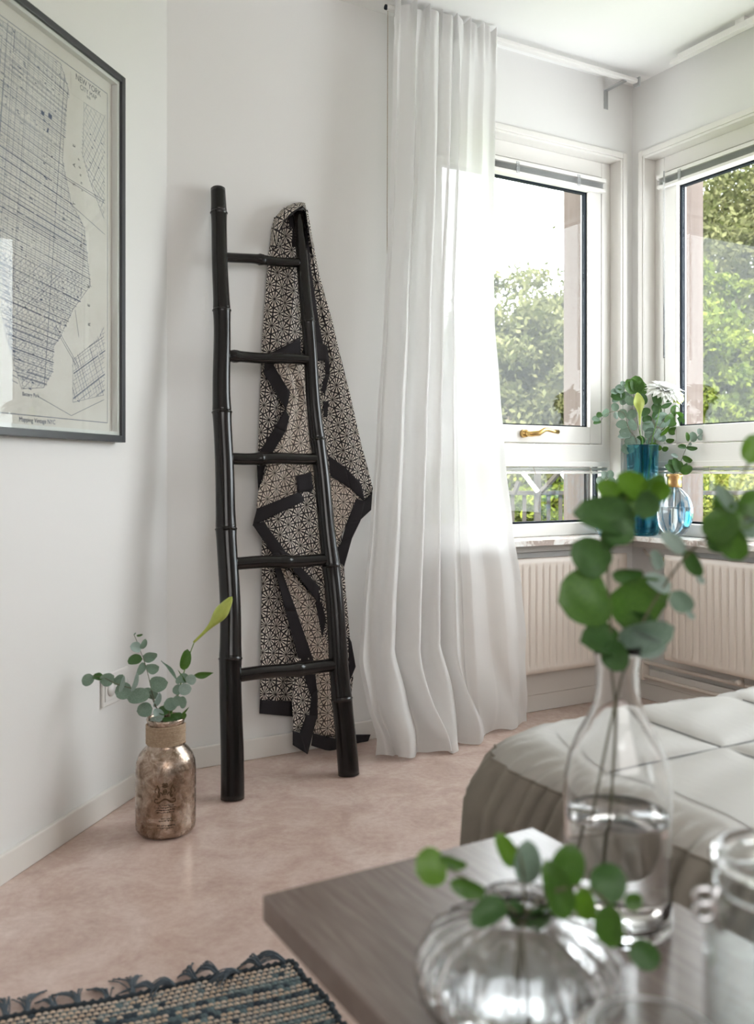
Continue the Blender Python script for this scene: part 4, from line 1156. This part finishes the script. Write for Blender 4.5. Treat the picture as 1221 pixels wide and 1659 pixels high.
sprig1(RV, 'short dark eucalyptus sprig at the mouth of the round blue vase', [(872, 514, 0), (870, 490, 0), (865, 465, 0)],
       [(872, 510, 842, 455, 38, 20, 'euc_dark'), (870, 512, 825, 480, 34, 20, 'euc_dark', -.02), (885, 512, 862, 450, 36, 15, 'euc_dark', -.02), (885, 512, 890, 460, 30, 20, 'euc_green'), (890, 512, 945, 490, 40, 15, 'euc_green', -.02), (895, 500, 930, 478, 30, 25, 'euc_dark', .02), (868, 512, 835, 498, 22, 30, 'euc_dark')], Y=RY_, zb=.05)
sprig1(SV, 'eucalyptus sprig in the small brass-collared vase', [(535, 590, 0), (545, 560, 0), (560, 530, 0), (575, 508, .0)],
       [(548, 560, 515, 540, 40, 15, 'euc_pale'), (560, 545, 545, 508, 34, 15, 'euc_pale'), (565, 540, 585, 505, 34, 15, 'euc'), (545, 575, 520, 568, 40, 10, 'euc'), (560, 565, 600, 545, 36, 15, 'euc'), (550, 590, 590, 578, 34, 15, 'euc'), (600, 560, 640, 545, 36, 15, 'euc_pale')], Y=SV.y, zb=.02)

# ------------------------------------------------------------------ bed and quilted bedspread
FBed = Frame(.11, 1.60, -60)      # x: along the foot edge towards the camera, y: along the far edge to the right
BW_, BL_, BH = 1.42, 1.72, .50
bed = thing('bed', FBed.p(BW_ / 2, BL_ / 2, 0), 'bed standing under the grey bedspread on the right', 'bed', deg=-60)
build('mattress', MB().box(FBed, .07, BW_ - .07, .07, BL_ - .02, .18, BH - .035), M['mattress'], bed, bevel=.05, seg=4)
for (x, y) in ((.12, .12), (BW_ - .12, .12), (.12, BL_ - .12), (BW_ - .12, BL_ - .12)):
    build('leg', MB().box(FBed, x - .03, x + .03, y - .03, y + .03, 0, .179), M['wood'], bed, smooth=False)
def rrect(s, inset, rc):
    """point on a rounded rectangle (perimeter parameter s in metres from the middle of the right side)"""
    hx, hy = BW_ / 2 - inset, BL_ / 2 - inset; rc = min(rc, hx * .98, hy * .98)
    return hx, hy, rc
def ring(frac, inset, rc):
    hx, hy = BW_ / 2 - inset, BL_ / 2 - inset
    rc = max(min(rc - inset * .3, hx, hy), .001)
    segs = []
    sx_, sy_ = hx - rc, hy - rc
    per = [2 * sy_, rc * math.pi / 2, 2 * sx_, rc * math.pi / 2] * 2
    # fixed share of the parameter per side so rings line up
    H0 = [BL_, .25, BW_, .25] * 2; T = sum(H0); a = frac * T; i = 0
    while i < 7 and a > H0[i]: a -= H0[i]; i += 1
    f = a / H0[i]
    cs = [(sx_, -sy_, 0), (sx_, sy_, 0), (sx_, sy_, 90), (-sx_, sy_, 90), (-sx_, sy_, 180), (-sx_, -sy_, 180), (-sx_, -sy_, 270), (sx_, -sy_, 270)]
    if i % 2 == 1:
        c = cs[i]; ang = rad(c[2] + 90 * f); return c[0] + rc * math.cos(ang), c[1] + rc * math.sin(ang), math.cos(ang), math.sin(ang)
    c0 = cs[i]; c1_ = cs[(i + 1) % 8]
    ang = rad(c0[2]); x = c0[0] + (c1_[0] - c0[0]) * f; y = c0[1] + (c1_[1] - c0[1]) * f
    return x + rc * math.cos(ang), y + rc * math.sin(ang), math.cos(ang), math.sin(ang)
seamx = [.30, .60, .90, 1.2]; seamy = [.37, .665, .96, 1.255, 1.55]
def quilt_z(x, y):
    """puffed top with stitched channels; x,y measured from the frame origin"""
    d = min([abs(x - s_) for s_ in seamx] + [abs(y - s_) for s_ in seamy])
    z = -.015 * math.exp(-(d / .022)) 
    z += .004 * math.sin(x * 9 + y * 4) + .0025 * math.sin(x * 23 - y * 17) + .0012 * math.sin(x * 60 + y * 22)
    return z
NU = 620
rings = [(.125, .0), (.115, 0), (.105, 0), (.098, 0), (.092, 0), (.086, -.0005), (.075, -.004), (.055, -.010), (.038, -.020), (.024, -.034), (.013, -.052), (.006, -.074)]
drops = [-.10, -.13, -.17, -.22, -.28, -.34, -.40, -.45, -.485]
vs = []; rows_n = 0
def bpt(fr, inset, dz, k_):
    x, y, nx, ny = ring(fr, max(inset, 0), .16)
    X, Y = x + BW_ / 2, y + BL_ / 2
    out_ = -inset if inset < 0 else 0
    dd = -dz
    s_ = fr * 7.28
    amp = .017 * min(1, max(0, dd - .006) / .05)
    q1 = s_ * 64 + .9 * math.sin(s_ * 9) + .6 * math.sin(s_ * 23)
    pl = (1 - 2 * abs(math.sin(q1)) ** .75) * .9 + math.sin(s_ * 41 + 2) * .35
    out_ += amp * pl + .02 * min(1, dd / .5)
    if k_ < 6: zz = BH + quilt_z(X, Y)
    else: zz = BH + dz + quilt_z(X, Y) * max(0, 1 - dd / .03) + .004 * pl * min(1, dd / .02)
    return FBed.p(X + nx * out_, Y + ny * out_, max(zz, .012))
for k_, (ins, dz) in enumerate(rings):
    for i in range(NU): vs.append(bpt(i / NU, ins, dz, k_))
for k_, dz in enumerate(drops):
    for i in range(NU): vs.append(bpt(i / NU, .004 - .01 * k_ / 8 - .012, dz, 20))
qb = MB()
nr = len(rings) + len(drops)
qb.add(vs, [(j * NU + i, j * NU + (i + 1) % NU, (j + 1) * NU + (i + 1) % NU, (j + 1) * NU + i) for j in range(nr - 1) for i in range(NU)])
# finely divided centre of the top so that the stitched channels read
def in_round(x, y, ins=.108, rc=.128):
    hx, hy = BW_ / 2 - ins, BL_ / 2 - ins; ax, ay = abs(x - BW_ / 2), abs(y - BL_ / 2)
    if ax > hx or ay > hy: return False
    cx_, cy_ = hx - rc, hy - rc
    return not (ax > cx_ and ay > cy_ and math.hypot(ax - cx_, ay - cy_) > rc)
qt = MB().grid(lambda u, v: FBed.p(.10 + u * (BW_ - .2), .10 + v * (BL_ - .2), BH + .0012 + quilt_z(.10 + u * (BW_ - .2), .10 + v * (BL_ - .2))), 190, 220)
keep = []
for f_ in qt.f:
    c_ = (qt.v[f_[0]] + qt.v[f_[2]]) / 2; d_ = FBed.loc(c_)
    if in_round(d_[0], d_[1]): keep.append(f_)
qt.f = keep
bs = thing('bedspread', FBed.p(BW_ / 2, BL_ / 2, 0), 'grey-beige quilted bedspread with gathered sides over the bed', 'bedspread', deg=-60)
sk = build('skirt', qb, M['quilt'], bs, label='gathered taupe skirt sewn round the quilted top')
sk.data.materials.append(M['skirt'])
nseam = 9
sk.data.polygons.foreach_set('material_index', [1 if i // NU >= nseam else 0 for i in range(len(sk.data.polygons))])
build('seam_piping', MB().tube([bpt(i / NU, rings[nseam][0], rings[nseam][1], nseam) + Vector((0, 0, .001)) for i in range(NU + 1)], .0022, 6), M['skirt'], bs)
build('quilted_top', qt, M['quilt'], bs)
stt = MB()
for s_ in seamx:
    stt.tube([FBed.p(s_, .11 + i * .02, BH - .0095 + .004 * math.sin(s_ * 9 + (.11 + i * .02) * 4)) for i in range(int((BL_ - .22) / .02))], .0012, 5)
for s_ in seamy:
    stt.tube([FBed.p(.11 + i * .02, s_, BH - .0095 + .004 * math.sin((.11 + i * .02) * 9 + s_ * 4)) for i in range(int((BW_ - .22) / .02))], .0012, 5)
build('stitching', stt, M['frame'], bs)

# ------------------------------------------------------------------ bench in the foreground
TZ = .45; s5 = .5
A_ = Vector((-.271 * s5, 2.145 * s5, 0))
FT = Frame(A_.x, A_.y, -60)       # x: towards the camera along the long side, y: across towards the bed
TW_, TL_ = .409, 1.15
ben = thing('wooden_bench', FT.p(TL_ / 2, TW_ / 2, 0), 'dark brown wooden bench in the foreground carrying the glass vases', 'bench', deg=-60)
build('tabletop', MB().box(FT, 0, TL_, 0, TW_, TZ - .031, TZ), M['wood'], ben, bevel=.002)
for x in (.215, TL_ - .085):
    for y in (.012, TW_ - .062):
        build('leg', MB().box(FT, x, x + .05, y, y + .05, 0, TZ - .0315), M['wood'], ben, bevel=.002)
build('apron', MB().box(FT, .266, TL_ - .086, .02, .038, TZ - .09, TZ - .0315), M['wood'], ben, bevel=.001)
build('apron', MB().box(FT, .266, TL_ - .086, TW_ - .038, TW_ - .02, TZ - .09, TZ - .0315), M['wood'], ben, bevel=.001)

# tall bottle vase
GY = 1.0; GV = Vector((.265, 1.0, TZ))
gv = thing('bottle_glass_vase', GV, 'clear bottle-shaped glass vase half full of water at the bench edge', 'vase')
prof = [(0, .0006), (.052, .0006), (.0575, .004), (.059, .012), (.0575, .045), (.0575, .10), (.0585, .14), (.0575, .165), (.052, .190), (.043, .212), (.0325, .230), (.0255, .245), (.0225, .262), (.0225, .282), (.0255, .300), (.0275, .309),
        (.0265, .3105), (.0235, .300), (.0202, .282), (.0202, .262), (.0232, .246), (.0305, .229), (.041, .210), (.0495, .189), (.0550, .165), (.0560, .14), (.055, .10), (.055, .045), (.0555, .022), (.05, .014), (0, .012)]
build('body', MB().lathe(prof, GV, 96), M['glass'], gv)
build('water', MB().lathe([(0, .0125), (.0495, .0145), (.0550, .0225), (.0546, .045), (.0546, .10), (.0552, .12), (.0552, .1255), (.0538, .124), (0, .1238)], GV, 96), M['water'], gv)
def fgs(name, label, cat, base, stems, leaves, Y, mat='stem', r=.0016):
    root = thing(name, base, label, cat)
    for pts in stems:
        stem(root, [Vector(p) if len(p) == 3 and abs(p[0]) < 3 else at(*p) for p in pts], r, r * .7, mat)
    for L_ in leaves:
        bx, by, tx_, ty, w, roll, mt = L_[:7]; dY = L_[7] if len(L_) > 7 else 0; y0 = L_[8] if len(L_) > 8 else 0
        pxl(root, bx, by, tx_, ty, w, Y + y0, roll, mt, dY)
    return root
gb = GV + Vector((-.006, 0, .09))
fgs('eucalyptus_branch', 'large-leaved eucalyptus branch standing upright in the bottle vase', 'eucalyptus', GV + Vector((0, 0, .02)),
    [[tuple(GV + Vector((-.012, 0, .06))), (994, 1230, GY), (997, 1150, GY), (990, 1080, GY), (989, 1010, GY), (985, 930, GY), (990, 860, GY), (1010, 810, GY), (1040, 785, GY)]],
    [(988, 968, 907, 972, 94, 15, 'euc_green', -.02), (988, 962, 1086, 985, 92, 20, 'euc_green', .03), (984, 925, 930, 880, 62, 8, 'euc_dark', -.01), (990, 930, 1044, 934, 26, 30, 'euc_dark'),
     (1000, 868, 972, 868, 44, 5, 'euc_dark'), (1028, 858, 980, 870, 42, 12, 'euc_dark', 0, -.02), (1030, 845, 934, 828, 58, 18, 'euc_dark', -.03), (1010, 812, 968, 780, 34, 12, 'lime', .01), (1045, 800, 1003, 770, 40, 10, 'lime', -.02), (1035, 810, 1080, 772, 36, 20, 'euc_green'),
     (1030, 810, 1068, 826, 44, 12, 'euc_dark', -.02, -.02), (1055, 795, 1087, 795, 34, 5, 'lime', -.02), (1000, 835, 1030, 800, 44, 20, 'euc_green'),
     (1000, 1045, 946, 1035, 46, 35, 'euc_dark', -.04), (985, 1040, 1010, 1086, 44, 20, 'euc_dark', -.02, -.02), (1000, 1040, 1092, 1020, 50, 22, 'euc', -.03), (1010, 1030, 1078, 1055, 40, 35, 'euc_pale', -.02), (950, 1010, 1000, 1040, 40, 20, 'euc_dark', 0, .02), (1000, 1000, 1060, 1010, 34, 25, 'euc_dark', 0, .02)], GY)
fgs('eucalyptus_branch', 'thin eucalyptus branch leaning right out of the bottle vase', 'eucalyptus', GV + Vector((0, 0, .03)),
    [[tuple(GV + Vector((-.035, 0, .085))), (975, 1240, GY), (990, 1170, GY), (1012, 1080, GY), (1040, 1010, GY), (1075, 950, GY), (1112, 900, GY - .02), (1160, 860, GY - .04), (1215, 835, GY - .05), (1270, 800, GY - .05)],
     [(1170, 852, GY - .04), (1190, 800, GY - .05), (1212, 750, GY - .05)]],
    [(1108, 896, 1072, 862, 26, 20, 'euc_pale'), (1112, 890, 1134, 936, 26, 20, 'euc_dark'), (1086, 958, 1046, 930, 26, 15, 'euc_pale'), (1088, 958, 1120, 992, 34, 10, 'euc'), (1068, 925, 1058, 890, 20, 20, 'euc_pale', 0, .04),
     (1165, 860, 1136, 852, 32, 10, 'euc_green', 0, -.04), (1190, 830, 1160, 785, 22, 15, 'euc', 0, -.05), (1180, 825, 1155, 880, 56, 12, 'euc_green', 0, -.05), (1175, 850, 1200, 910, 46, 10, 'euc_green', 0, -.05), (1185, 850, 1215, 820, 50, 15, 'euc_green', 0, -.05), (1150, 860, 1180, 893, 40, 10, 'euc_dark', 0, -.04),
     (1200, 830, 1235, 800, 44, 15, 'euc_green', 0, -.05), (1200, 850, 1240, 858, 36, 20, 'euc', 0, -.05), (1213, 752, 1228, 702, 40, 8, 'lime', 0, -.06), (1170, 845, 1166, 800, 30, 20, 'euc_green', 0, -.03), (1128, 935, 1142, 945, 10, 0, 'euc_pale'), (1112, 990, 1125, 1003, 10, 0, 'euc_pale')], GY)

# squat ribbed vase
QV = Vector((.1285, .82, TZ))
qv = thing('ribbed_squat_vase', QV, 'squat ribbed clear glass vase with leaf sprig in the foreground', 'vase')
def ribs(a, z, r): 
    k_ = min(1, max(0, (r - .035) / .03))
    return 1 + .035 * k_ * math.cos(18 * a + z * 30)
prof = [(0, .0006), (.045, .0006), (.062, .005), (.080, .018), (.0900, .034), (.0925, .048), (.0890, .064), (.078, .080), (.060, .091), (.044, .096), (.0345, .100), (.031, .105), (.0325, .112), (.0345, .115),
        (.0330, .116), (.0295, .112), (.0275, .105), (.031, .0975), (.042, .0925), (.058, .0870), (.074, .077), (.0850, .062), (.0885, .048), (.086, .035), (.077, .021), (.06, .010), (.043, .007), (0, .0065)]
build('body', MB().lathe(prof, QV, 216, rfun=ribs), M['glass'], qv)
build('water', MB().lathe([(0, .0075), (.042, .0078), (.058, .0112), (.0745, .022), (.083, .035), (.0845, .042), (.0832, .0415), (0, .041)], QV, 108), M['water'], qv)
QY = .82
fgs('leaf_sprig', 'leafy eucalyptus sprig in the squat ribbed vase, leaning left', 'eucalyptus', QV + Vector((0, 0, .01)),
    [[tuple(QV + Vector((.01, 0, .02))), (842, 1500, QY), (825, 1470, QY - .01), (790, 1448, QY - .02), (750, 1420, QY - .03), (712, 1400, QY - .03)], [tuple(QV + Vector((0, .01, .02))), (850, 1490, QY), (848, 1440, QY), (845, 1400, QY), (835, 1370, QY)]],
    [(722, 1398, 674, 1412, 60, 5, 'lime', -.01, -.03), (712, 1388, 757, 1406, 20, 30, 'euc_green', 0, -.03), (728, 1428, 788, 1450, 30, 15, 'euc_green', 0, -.03), (818, 1460, 764, 1496, 42, 10, 'euc_dark', -.02, -.02),
     (832, 1405, 806, 1350, 30, 15, 'lime'), (852, 1432, 856, 1362, 44, 8, 'euc', .0), (850, 1500, 822, 1462, 34, 20, 'euc_dark'), (845, 1500, 890, 1474, 34, 20, 'euc_dark', -.02)], QY)
fgs('leaf_sprig', 'leafy eucalyptus sprig in the squat ribbed vase, leaning right', 'eucalyptus', QV + Vector((0, 0, .012)),
    [[tuple(QV + Vector((-.01, -.01, .02))), (846, 1500, QY - .01), (870, 1460, QY - .02), (910, 1440, QY - .03), (950, 1440, QY - .03), (990, 1470, QY - .04), (1015, 1520, QY - .05), (1040, 1560, QY - .05)]],
    [(905, 1440, 930, 1370, 56, 12, 'euc_green', 0, -.02), (918, 1490, 886, 1395, 46, 12, 'euc_green', 0, -.03), (945, 1436, 952, 1496, 36, 10, 'lime', 0, -.03), (955, 1440, 1015, 1420, 60, 8, 'euc_dark', 0, -.03), (1010, 1462, 1042, 1458, 28, 15, 'euc_green', 0, -.04), (990, 1464, 985, 1540, 48, 10, 'euc_green', 0, -.05), (1020, 1528, 1068, 1566, 44, 5, 'euc_dark', -.01, -.05)], QY)

# clip jar
JV = Vector((.322, .722, TZ))
jr = thing('clip_top_jar', JV, 'clear glass clip-top preserving jar at the right edge of the bench', 'jar')
prof = [(0, .0006), (.05, .0006), (.057, .006), (.059, .02), (.059, .130), (.0575, .145), (.052, .157), (.0485, .163), (.0485, .172), (.0520, .174), (.0525, .180), (.0485, .183), (.0480, .1848), (.0435, .1848), (.043, .163), (.048, .155), (.0535, .143), (.0550, .130), (.055, .02), (.052, .012), (0, .009)]
build('body', MB().lathe(prof, JV, 96), M['thin_glass'], jr)
build('thick_rim', MB().lathe([(.0485 + .0062 * math.cos(a), .1915 + .0062 * math.sin(a)) for a in [i / 16 * 2 * math.pi for i in range(16)]], JV, 72, close=True), M['glass'], jr)
rg = MB()
pts = [JV + Vector((.0500 * math.cos(a), .0500 * math.sin(a), .168)) for a in [i / 48 * 2 * math.pi for i in range(49)]]
rg.tube(pts, .0015, 8)
build('wire_ring', rg, M['wire'], jr)
cx0 = JV + Vector((-.050, -.01, .162))
wl = MB()
for dz in (0, .012):
    pts = [cx0 + Vector((-.016 + .008 * math.cos(a), -.002, -.006 + dz + .006 * math.sin(a))) for a in [i / 16 * 2 * math.pi for i in range(17)]]
    wl.tube(pts, .0022, 8)
wl.tube([cx0 + Vector((.002, 0, .006)), cx0 + Vector((-.006, -.003, .014)), cx0 + Vector((-.009, -.004, 0)), cx0 + Vector((-.005, -.003, -.018)), cx0 + Vector((-.001, 0, -.022))], .0026, 10)
build('wire_clip', wl, M['wire'], jr)

# small dark-rimmed tumbler
UV = Vector((.189, .622, TZ))
tb = thing('rimmed_tumbler', UV, 'glass tumbler with grey rim at the bottom edge of the view', 'glass')
prof = [(0, .0006), (.032, .0006), (.0355, .004), (.0405, .06), (.0425, .113), (.0418, .114), (.0396, .06), (.0346, .006), (.031, .004), (0, .004)]
build('body', MB().lathe(prof, UV, 72), M['thin_glass'], tb)
pts = [UV + Vector((.0415 * math.cos(a), .0415 * math.sin(a), .1155)) for a in [i / 48 * 2 * math.pi for i in range(49)]]
build('rim', MB().tube(pts, .0011, 8), M['steel'], tb, label='grey metal rim')

# ------------------------------------------------------------------ rag rug
RO = Vector((-.168, 1.752, 0))
ra = rad(180 + 22.5); rx = Vector((math.cos(ra), math.sin(ra), 0)); rb = rad(-62); ry = Vector((math.cos(rb), math.sin(rb), 0))
rug = thing('rag_rug', RO + rx * .5 + ry * .4, 'handwoven grey, navy and beige rag rug on the pink floor', 'rug')
sp = .0128; bw = .0115
nrow = 76; RWID = .78
def rugp(x, y, h):
    wob = .006 * math.sin(x * 9) + .004 * math.sin(x * 21 + 1)
    return RO + rx * (x + .004 * math.sin(y * 33)) + ry * (y + wob * math.exp(-y * 3)) + Vector((0, 0, h))
mbx = MB()
nxs = int(RWID / bw) * 4
for r_ in range(nrow):
    y0 = r_ * sp; vs = []; uvs = []
    K = 5
    for j in range(K + 1):
        v = j / K
        for i in range(nxs + 1):
            x = i / 4 * bw
            b = abs(math.sin(math.pi * ((i / 4 + .5 * (r_ % 2)) % 1.0)))
            h = .002 + .0062 * math.sin(math.pi * v) * (.45 + .55 * b)
            vs.append(rugp(x, y0 + sp * v, h)); uvs.append((i / 4 + .5 * (r_ % 2), r_ + min(max(v, .02), .98)))
    n = nxs + 1
    mbx.add(vs, [(j * n + i, (j + 1) * n + i, (j + 1) * n + i + 1, j * n + i + 1) for j in range(K) for i in range(nxs)], uvs)
setp(build('woven_field', mbx, M['rug'], rug), kind='stuff')
bnd = MB(); pts = []; rs = []
for i in range(220):
    y = i / 220 * nrow * sp
    pts.append(rugp(-.004 + .003 * math.sin(i * 1.3), y, .006)); rs.append(.005 + .002 * math.sin(i * 2.2))
build('side_binding', bnd.tube(pts, rs, 6), M['binding'], rug)
pts = [rugp(i / 160 * RWID, -.003 + .002 * math.sin(i * 1.9), .006) for i in range(161)]
build('end_binding', MB().tube(pts, [.0045 + .0015 * math.sin(i * 2.2) for i in range(161)], 6), M['binding'], rug)
rnd = random.Random(3)
for tI in range(17):
    x = .012 + tI * .0415 + rnd.uniform(-.006, .006)
    mt = MB()
    if tI < 6: base_dir = -ry * rnd.uniform(-.3, .8) + rx * rnd.uniform(.3, 1.0)
    else: base_dir = -ry * 1.0 + rx * rnd.uniform(-.8, .6)
    base_dir.normalize(); side = Vector((-base_dir.y, base_dir.x, 0)); curl = rnd.uniform(-.03, .03)
    ln = rnd.uniform(.045, .075)
    for k_ in range(14):
        st = rnd.uniform(-.005, .005); sp2 = rnd.uniform(-.032, .032); pts = []
        hi = rnd.uniform(.006, .016)
        for i in range(8):
            t = i / 7
            pts.append(rugp(x, -.003, .005) + side * (st + sp2 * t * t + curl * t * t) + base_dir * (ln * t * rnd.uniform(.9, 1)) + Vector((0, 0, hi * math.sin(math.pi * t) * (1.2 if tI < 6 else .7) - .003 * t)))
        mt.tube(pts, .0012, 5)
    kn = rugp(x, -.003, .006) + base_dir * .006
    mt.tube([kn - base_dir * .006, kn, kn + base_dir * .006], [.002, .0045, .002], 8)
    build('tassel', mt, M['fringe'], rug)

# ------------------------------------------------------------------ outside: garden ground, railing, eaves, trees
gz = -2.6
gr = MB().add([(-40, 4.6, gz), (60, 4.6, gz), (60, 70, gz), (-40, 70, gz), (-40, 4.6, gz - .2), (60, 4.6, gz - .2), (60, 70, gz - .2), (-40, 70, gz - .2)], [(0, 1, 2, 3), (7, 6, 5, 4), (0, 4, 5, 1), (1, 5, 6, 2), (2, 6, 7, 3), (3, 7, 4, 0)])
g_ = struct('ground', gr, M['ground'])
FO = Frame(0.55, 6.1, 0)         # balcony railing beyond window 1
rl = thing('balcony_railing', FO.p(.9, 0, -.1), 'grey wooden balcony railing with diagonal braces beyond the window', 'railing')
def ox(px): return (px - CX) / F_PX * 6.1 - .55
def oz(py): return EYE + (HZ - py) / F_PX * 6.1
build('handrail', MB().box(FO, -.2, 2.6, -.03, .03, oz(802), oz(795)), M['fence'], rl, bevel=.004)
build('bottom_rail', MB().box(FO, -.2, 2.6, -.03, .03, oz(895), oz(888)), M['fence'], rl, bevel=.004)
for px_ in (830, 849, 888, 907.5, 926, 945, 964, 983, 1002, 1021, 1040):
    build('baluster', MB().box(FO, ox(px_) - .012, ox(px_) + .012, -.012, .012, oz(888) + .0005, oz(802) - .0005), M['fence'], rl, smooth=False)
for px_ in (868, 1010):
    build('post', MB().box(FO, ox(px_) - .02, ox(px_) + .02, -.075, -.032, -.55, oz(740)), M['fence'], rl, smooth=False)
for (xa, ya, xb, yb) in ((842, 765, 866, 796), (903, 765, 924, 792)):
    build('brace', MB().tube([FO.p(ox(xa), -.11, oz(ya)), FO.p(ox(xb), -.11, oz(yb))], .014, 4), M['fence_white'], rl, smooth=False, label='white painted diagonal batten')
for (xa, ya, xb, yb) in ((836, 780, 828, 800), (900, 765, 872, 796)):
    build('brace', MB().tube([FO.p(ox(xa), -.11, oz(ya)), FO.p(ox(xb), -.11, oz(yb))], .018, 4), M['fence'], rl, smooth=False)
build('deck', MB().box(FO, -.4, 2.8, -1.0, .1, -.75, -.55), M['fence'], rl, smooth=False)
rv_ = thing('roof_eave', FB.p(.6, 1.0, 2.4), 'pale soffit corner of the eaves seen at the top of the window', 'eaves', deg=30)
build('soffit', MB().add([FB.p(-.6, .26, 2.50), FB.p(1.45, .26, 2.50), FB.p(1.25, 1.1, 2.50), FB.p(-.6, 1.1, 2.50), FB.p(-.6, .26, 2.62), FB.p(1.45, .26, 2.62), FB.p(1.25, 1.1, 2.62), FB.p(-.6, 1.1, 2.62)],
      [(0, 1, 2, 3), (7, 6, 5, 4), (0, 4, 5, 1), (1, 5, 6, 2), (2, 6, 7, 3), (3, 7, 4, 0)]), M['soffit'], rv_, smooth=False)
build('fascia', MB().box(FB, -.6, 1.3, 1.102, 1.13, 2.44, 2.64), M['fence_white'], rv_, smooth=False)

rng = np.random.default_rng(5)
def tree(name, c, rx_, rz_, nleaf, mat, label, size=.06, clumps=240, seed=0, ry_=None, fill=.55):
    rg_ = np.random.default_rng(seed); ry_ = ry_ or rx_
    root = thing(name, (c[0], c[1], gz), label, 'tree', 'garden trees')
    # clump centres through the outer part of the crown
    d = rg_.normal(size=(clumps, 3)); d /= np.linalg.norm(d, axis=1)[:, None]
    rr = (fill + (1 - fill) * rg_.random(clumps))[:, None]
    cc = d * rr * np.array([rx_, ry_, rz_]) + np.array([c[0], c[1], c[2]])
    idx = rg_.integers(0, clumps, nleaf)
    sig = rg_.uniform(.06, .17, clumps)[idx][:, None] * min(rx_, rz_) * .62
    P = cc[idx] + rg_.normal(size=(nleaf, 3)) * sig * np.array([1, 1, .7])
    ok = P[:, 2] > gz + .05; P = P[ok]; n = len(P)
    a = rg_.normal(size=(n, 3)); a /= np.linalg.norm(a, axis=1)[:, None]
    b = rg_.normal(size=(n, 3)); b = np.cross(a, b); b /= np.linalg.norm(b, axis=1)[:, None]
    s_ = (size * rg_.uniform(.6, 1.3, n))[:, None]
    V = np.stack([P - a * s_, P + b * s_ * .45, P + a * s_, P - b * s_ * .45], 1).reshape(-1, 3) - np.array([c[0], c[1], gz])
    me = bpy.data.meshes.new('foliage'); me.vertices.add(4 * n); me.vertices.foreach_set('co', V.astype(np.float32).ravel())
    me.loops.add(4 * n); me.loops.foreach_set('vertex_index', np.arange(4 * n)); me.polygons.add(n)
    me.polygons.foreach_set('loop_start', np.arange(0, 4 * n, 4)); me.update(calc_edges=True); me.materials.append(M[mat])
    o = bpy.data.objects.new('foliage', me); C.objects.link(o); o.parent = root; o['kind'] = 'stuff'
    tk = MB().tube([(c[0], c[1], gz), (c[0] + .08, c[1], (gz + c[2]) / 2), (c[0] - .05, c[1] + .1, c[2] + rz_ * .3)], [.16, .12, .04], 10)
    rl_ = random.Random(seed)
    for i in range(9):
        z0 = gz + (c[2] - gz) * rl_.uniform(.45, 1.0); e = Vector((c[0] + rx_ * rl_.uniform(-.8, .8), c[1] + ry_ * rl_.uniform(-.8, .5), c[2] + rz_ * rl_.uniform(-.5, .7)))
        tk.tube([Vector((c[0], c[1], z0)), Vector((c[0], c[1], z0)).lerp(e, .5) + Vector((0, 0, .1)), e], [.05, .03, .01], 6)
    build('trunk', tk, M['bark'], root)
tree('leafy_tree', (1.45, 9.5, .95), 1.25, 2.1, 90000, 'tree_a', 'grey-green tree filling the window beside the curtain', 0.038, 442, 1)
tree('leafy_tree', (2.35, 11.5, 1.2), 1.3, 2.1, 75000, 'tree_a', 'grey-green tree further back, seen beside the brown window jamb', 0.041, 408, 2)
tree('garden_shrub', (1.35, 7.9, -.35), 1.05, 1.25, 75000, 'tree_b', 'bright green shrub low behind the balcony railing', 0.031, 340, 3)
tree('garden_shrub', (2.35, 8.6, .1), .7, .9, 45000, 'tree_c', 'yellow-green shrub beside the brown jamb above the railing', 0.031, 255, 4)
tree('tall_tree', (4.1, 10.2, 2.3), 1.9, 2.4, 135000, 'tree_a', 'tall grey-green tree filling the right-hand window', 0.038, 544, 6)
tree('leafy_tree', (3.0, 8.4, 1.2), .75, 1.75, 75000, 'tree_b', 'bright green tree at the left of the right-hand window', 0.032, 340, 7)
tree('leafy_tree', (3.9, 8.6, .8), .75, 1.3, 67500, 'tree_b', 'green tree in the middle of the right-hand window', 0.032, 340, 8)
tree('garden_shrub', (3.0, 7.3, .25), .85, .85, 60000, 'tree_c', 'yellow-green bush just outside the right-hand window', 0.029, 306, 9)
tree('garden_shrub', (3.2, 6.7, -.6), 1.3, 1.0, 75000, 'tree_b', 'low green bush below the right-hand window', 0.029, 340, 10)
